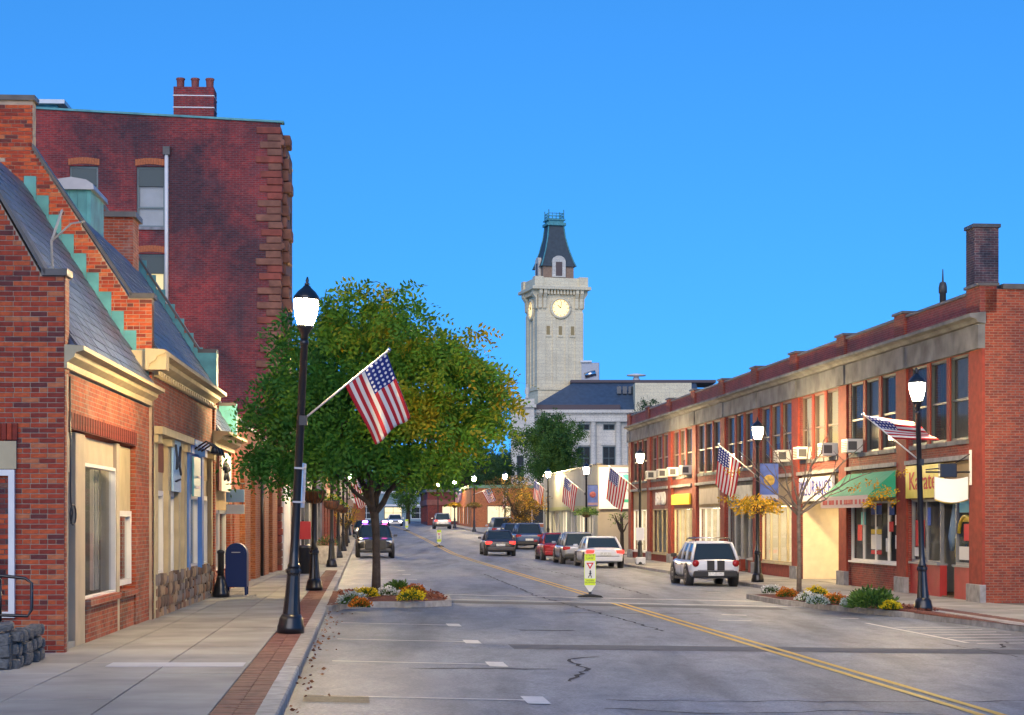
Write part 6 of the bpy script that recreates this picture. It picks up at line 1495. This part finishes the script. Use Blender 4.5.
# ------------------------------------------------------------------ pedestrian signs standing on the centre line
def ped_sign(x, y, label, detail=True):
    t = thing('crosswalk_sign', label, 'road sign', (x, y, G(x-CX(y), y)), 0, 'pedestrian signs on the centre line')
    lime = mat('fluorescent_lime', (.55, .72, .02), .5)
    MB().prism([(-.36, .0), (.36, .0), (.3, .05), (.08, .09), (-.08, .09), (-.3, .05)], 'y', -.2, .2).build('rubber_base', A['rubber'], t, bevel=.01)
    MB().prism([(0, .12), (.15, .34), (.15, 1.14), (.13, 1.17), (-.13, 1.17), (-.15, 1.14), (-.15, .34)], 'y', -.012, .012).build('panel', mat('panel_white', (.62, .64, .6), .5), t)
    BX('hinge', A['black'], t, -.04, .04, -.03, .03, .08, .16)
    for z0, z1 in ((.98, 1.16), (.33, .51)): BX('lime_band', lime, t, -.146, .146, -.016, -.0125, z0, z1)
    for s in (-1, 1): BX('lime_edge', lime, t, s*.149-.006, s*.149+.006, -.0165, .0165, .5, .985)
    if detail:
        text('lettering', 'STATE\nLAW', .085, ink, t, (0, -.018, 1.09), ROT_F, ext=.001); text('lettering', 'WITHIN\nCROSSWALK', .055, ink, t, (0, -.018, .43), ROT_F, ext=.001)
        MB().prism([(-.1, .93), (.1, .93), (0, .75)], 'y', -.017, -.013).build('yield_mark', mat('sign_red', (.5, .02, .02), .5), t); MB().prism([(-.045, .9), (.045, .9), (0, .82)], 'y', -.019, -.0175).build('yield_centre', paper, t)
        m = MB(); m.lathe([(.005, -.024), (.02, -.012), (.024, 0), (.02, .012), (.005, .024)], 8, (.01, -.016, .705)); m.tube([(.01, -.016, .68), (0, -.016, .62)], .02, 5); m.tube([(0, -.016, .62), (.035, -.016, .565), (.04, -.016, .53)], .011, 5); m.tube([(0, -.016, .62), (-.03, -.016, .57), (-.05, -.016, .53)], .011, 5); m.tube([(.01, -.016, .67), (.04, -.016, .63)], .008, 5); m.tube([(.01, -.016, .67), (-.035, -.016, .64)], .008, 5)
        m.build('walker_mark', ink, t)
x, y = bedpt(590, 597, 2.05)
ped_sign(x, y, 'lime and white pedestrian sign at the near crosswalk'); ped_sign(CX(128), 128, 'pedestrian sign on the yellow line beside the moving car', True); ped_sign(CX(190), 190, 'farthest tiny pedestrian sign on the yellow line', False)

# ------------------------------------------------------------------ pavement furniture on the left
x, y = bedpt(237, 596, 1.78); z = WL(y)
t = thing('mailbox', 'dark blue rounded street mailbox standing by the arched wall', 'mailbox', (x, y, z), LA)
blue_box = mat('postal_blue', (.006, .022, .1), .5, spec=.2); n = 10
pr = [(-.25, .22), (.25, .22), (.25, 1.0)]+[(.25*cos(pi*k/n), 1.0+.25*sin(pi*k/n)) for k in range(1, n)]+[(-.25, 1.0)]
MB().prism(pr, 'y', -.26, .26).build('body', blue_box, t, bevel=.015); MB().prism([(-.2, .98), (.2, .98), (.17, 1.12), (-.17, 1.12)], 'y', -.275, -.262).build('pull_door', blue_box, t); BX('handle', A['grey'], t, -.1, .1, -.3, -.275, 1.02, 1.04)
for sx_ in (-1, 1):
    for sy_ in (-1, 1): BX('leg', blue_box, t, sx_*.22-.025, sx_*.22+.025, sy_*.22-.025, sy_*.22+.025, 0, .22)
BX('footing', A['concrete'], t, -.42, .42, -.4, .4, -.01, .03)
x, y = bedpt(223, 597, 1.78)
t = thing('bollard', 'short black iron lamp base standing beside the blue mailbox', 'bollard', (x-.05, y, WL(y)), 0)
MB().lathe([(.2, 0), (.2, .1), (.17, .16), (.16, .22), (.1, .42), (.08, .5)], 16).build('base', A['black'], t); MB().lathe([(.075, .48), (.075, 1.0), (.09, 1.02), (.09, 1.06), (.04, 1.1)], 12).build('post', A['black'], t)
x, y = bedpt(327, 564, 1.8)
t = thing('sidewalk_planter', 'square grey planter of pink flowers on the left pavement', 'planter', (x, y, WL(y)), LA)
MB().prism([(-.36, 0), (.36, 0), (.42, .75), (-.42, .75)], 'y', -.4, .4).build('tub', A['granite'], t); 
def gen(r):
    v = rvec(r); v.z = abs(v.z); q = .42*r.random()**.4; return Vector((v.x*q, v.y*q, .75+v.z*q)), v+Vector((0, 0, .3)), r.random()
leafy('plants', t, gen, tint_mat('planter_mix', (.03, .1, .02), (.5, .1, .12), cc=(.1, .16, .03)), 420, .1, 5)
t = thing('trash_bin', 'black litter bin with red sign board above it', 'litter bin', (carpos(303, 62), 62, WL(62)), 0)
MB().lathe([(.24, 0), (.27, .05), (.3, .85), (.32, .9), (.26, .95)], 16).build('bin', A['black'], t); BX('sign_board', mat('red_board', (.5, .02, .025), .5), t, -.26, .26, -.03, .03, 1.15, 1.75); BX('post', A['iron'], t, -.03, .03, .0, .05, .9, 1.8)
x = carpos(333, 78)
t = thing('sidewalk_bench', 'dark slatted bench on the left pavement past the planter', 'bench', (LX(70)+.6, 70, WL(70)), LA)
for k in range(4): BX('slat', A['wood'], t, -.25+k*.12, -.15+k*.12, -.8, .8, .43, .46)
for k in range(3): BX('back_slat', A['wood'], t, -.3, -.27, -.8, .8, .55+k*.13, .64+k*.13)
for s in (-.7, .7): BX('leg', A['iron'], t, -.28, .2, s-.03, s+.03, 0, .43); BX('leg', A['iron'], t, -.33, -.3, s-.03, s+.03, 0, .95)

# ------------------------------------------------------------------ stone wall and handrail at the near corner
t = thing('stone_wall', 'low dark fieldstone wall at the near left corner', 'wall', (-5.88, 21.8, WL(22)), LA)
BX('core', A['joint'], t, -4.2, -.03, .03, 1.6, -.2, .4)
r = random.Random(15); shp = []
for i in range(6):
    q = random.Random(i+90); bm = bmesh.new(); bmesh.ops.create_icosphere(bm, subdivisions=2, radius=.5)
    for v in bm.verts: v.co *= 1+q.uniform(-.2, .2); v.co = Vector([math.copysign(abs(c)**.28*.5, c) for c in v.co])
    me = bpy.data.meshes.new('stone'); bm.to_mesh(me); bm.free(); me.materials.append(A['rock']); shp.append(me)
def stone(x, y, z, sx_, sy_, sz_):
    o = obj('stone', r.choice(shp), t, (x, y, z)); o.scale = (sx_, sy_, sz_); o.rotation_euler = (r.uniform(-.1, .1), r.uniform(-.15, .15), r.uniform(-.2, .2))
for row in range(3):
    xx = -.02
    while xx > -3.2:
        w = r.uniform(.14, .34); stone(xx-w/2, .06+r.uniform(-.03, .03), .07+row*.15+r.uniform(-.02, .02), w*1.04, .24, .17*r.uniform(.85, 1.15)); xx -= w*.97
    yy = .1
    while yy < 1.55: w = r.uniform(.15, .36); stone(-.06+r.uniform(-.03, .03), yy+w/2, .07+row*.15+r.uniform(-.02, .02), .24, w*1.04, .17*r.uniform(.85, 1.15)); yy += w*.97
xx = 0
while xx > -3.2: w = r.uniform(.3, .5); stone(xx-w/2, .2, .5, w, .45, .1); xx -= w*.96
t = thing('handrail', 'bent black steel handrail over the near stone wall', 'handrail', (-5.8, 21.8, WL(22)), LA)
k = .02
MB().tube([(-2.2, .7, 1.2), (-.75, .7, 1.13), (-.08, .7, 1.06), (0, .7, 1.0), (0, .7, .68), (-.05, .7, .6), (-.6, .7, .62), (-2.2, .7, .7)], k, 8).build('rail', A['black'], t); MB().tube([(-.38, .7, 1.1), (-.38, .7, .5)], k, 8).build('post', A['black'], t); MB().tube([(-1.5, .7, 1.15), (-1.5, .7, .5)], k, 8).build('post', A['black'], t)
# near doorway of the gable wall, its white frame beside the handrail
nw = window(b1, lambda u, z, d: (u, -.02+d, z), -1.6, -.62, .75, 2.72, .0, A['white'], A['shop_glass'], .08, name='window', back=(A['blind'], .03, .35))
BX('lintel_panel', A['cream'], b1, -1.6, -.6, -.06, -.012, 2.73, 3.1)
kx = 0
for k in range(14): BX('brick', BRICK_MATS[1+k % 2], b1, -1.6+k*.073, -1.6+k*.073+.062, -.05, .0, 3.12, 3.34)
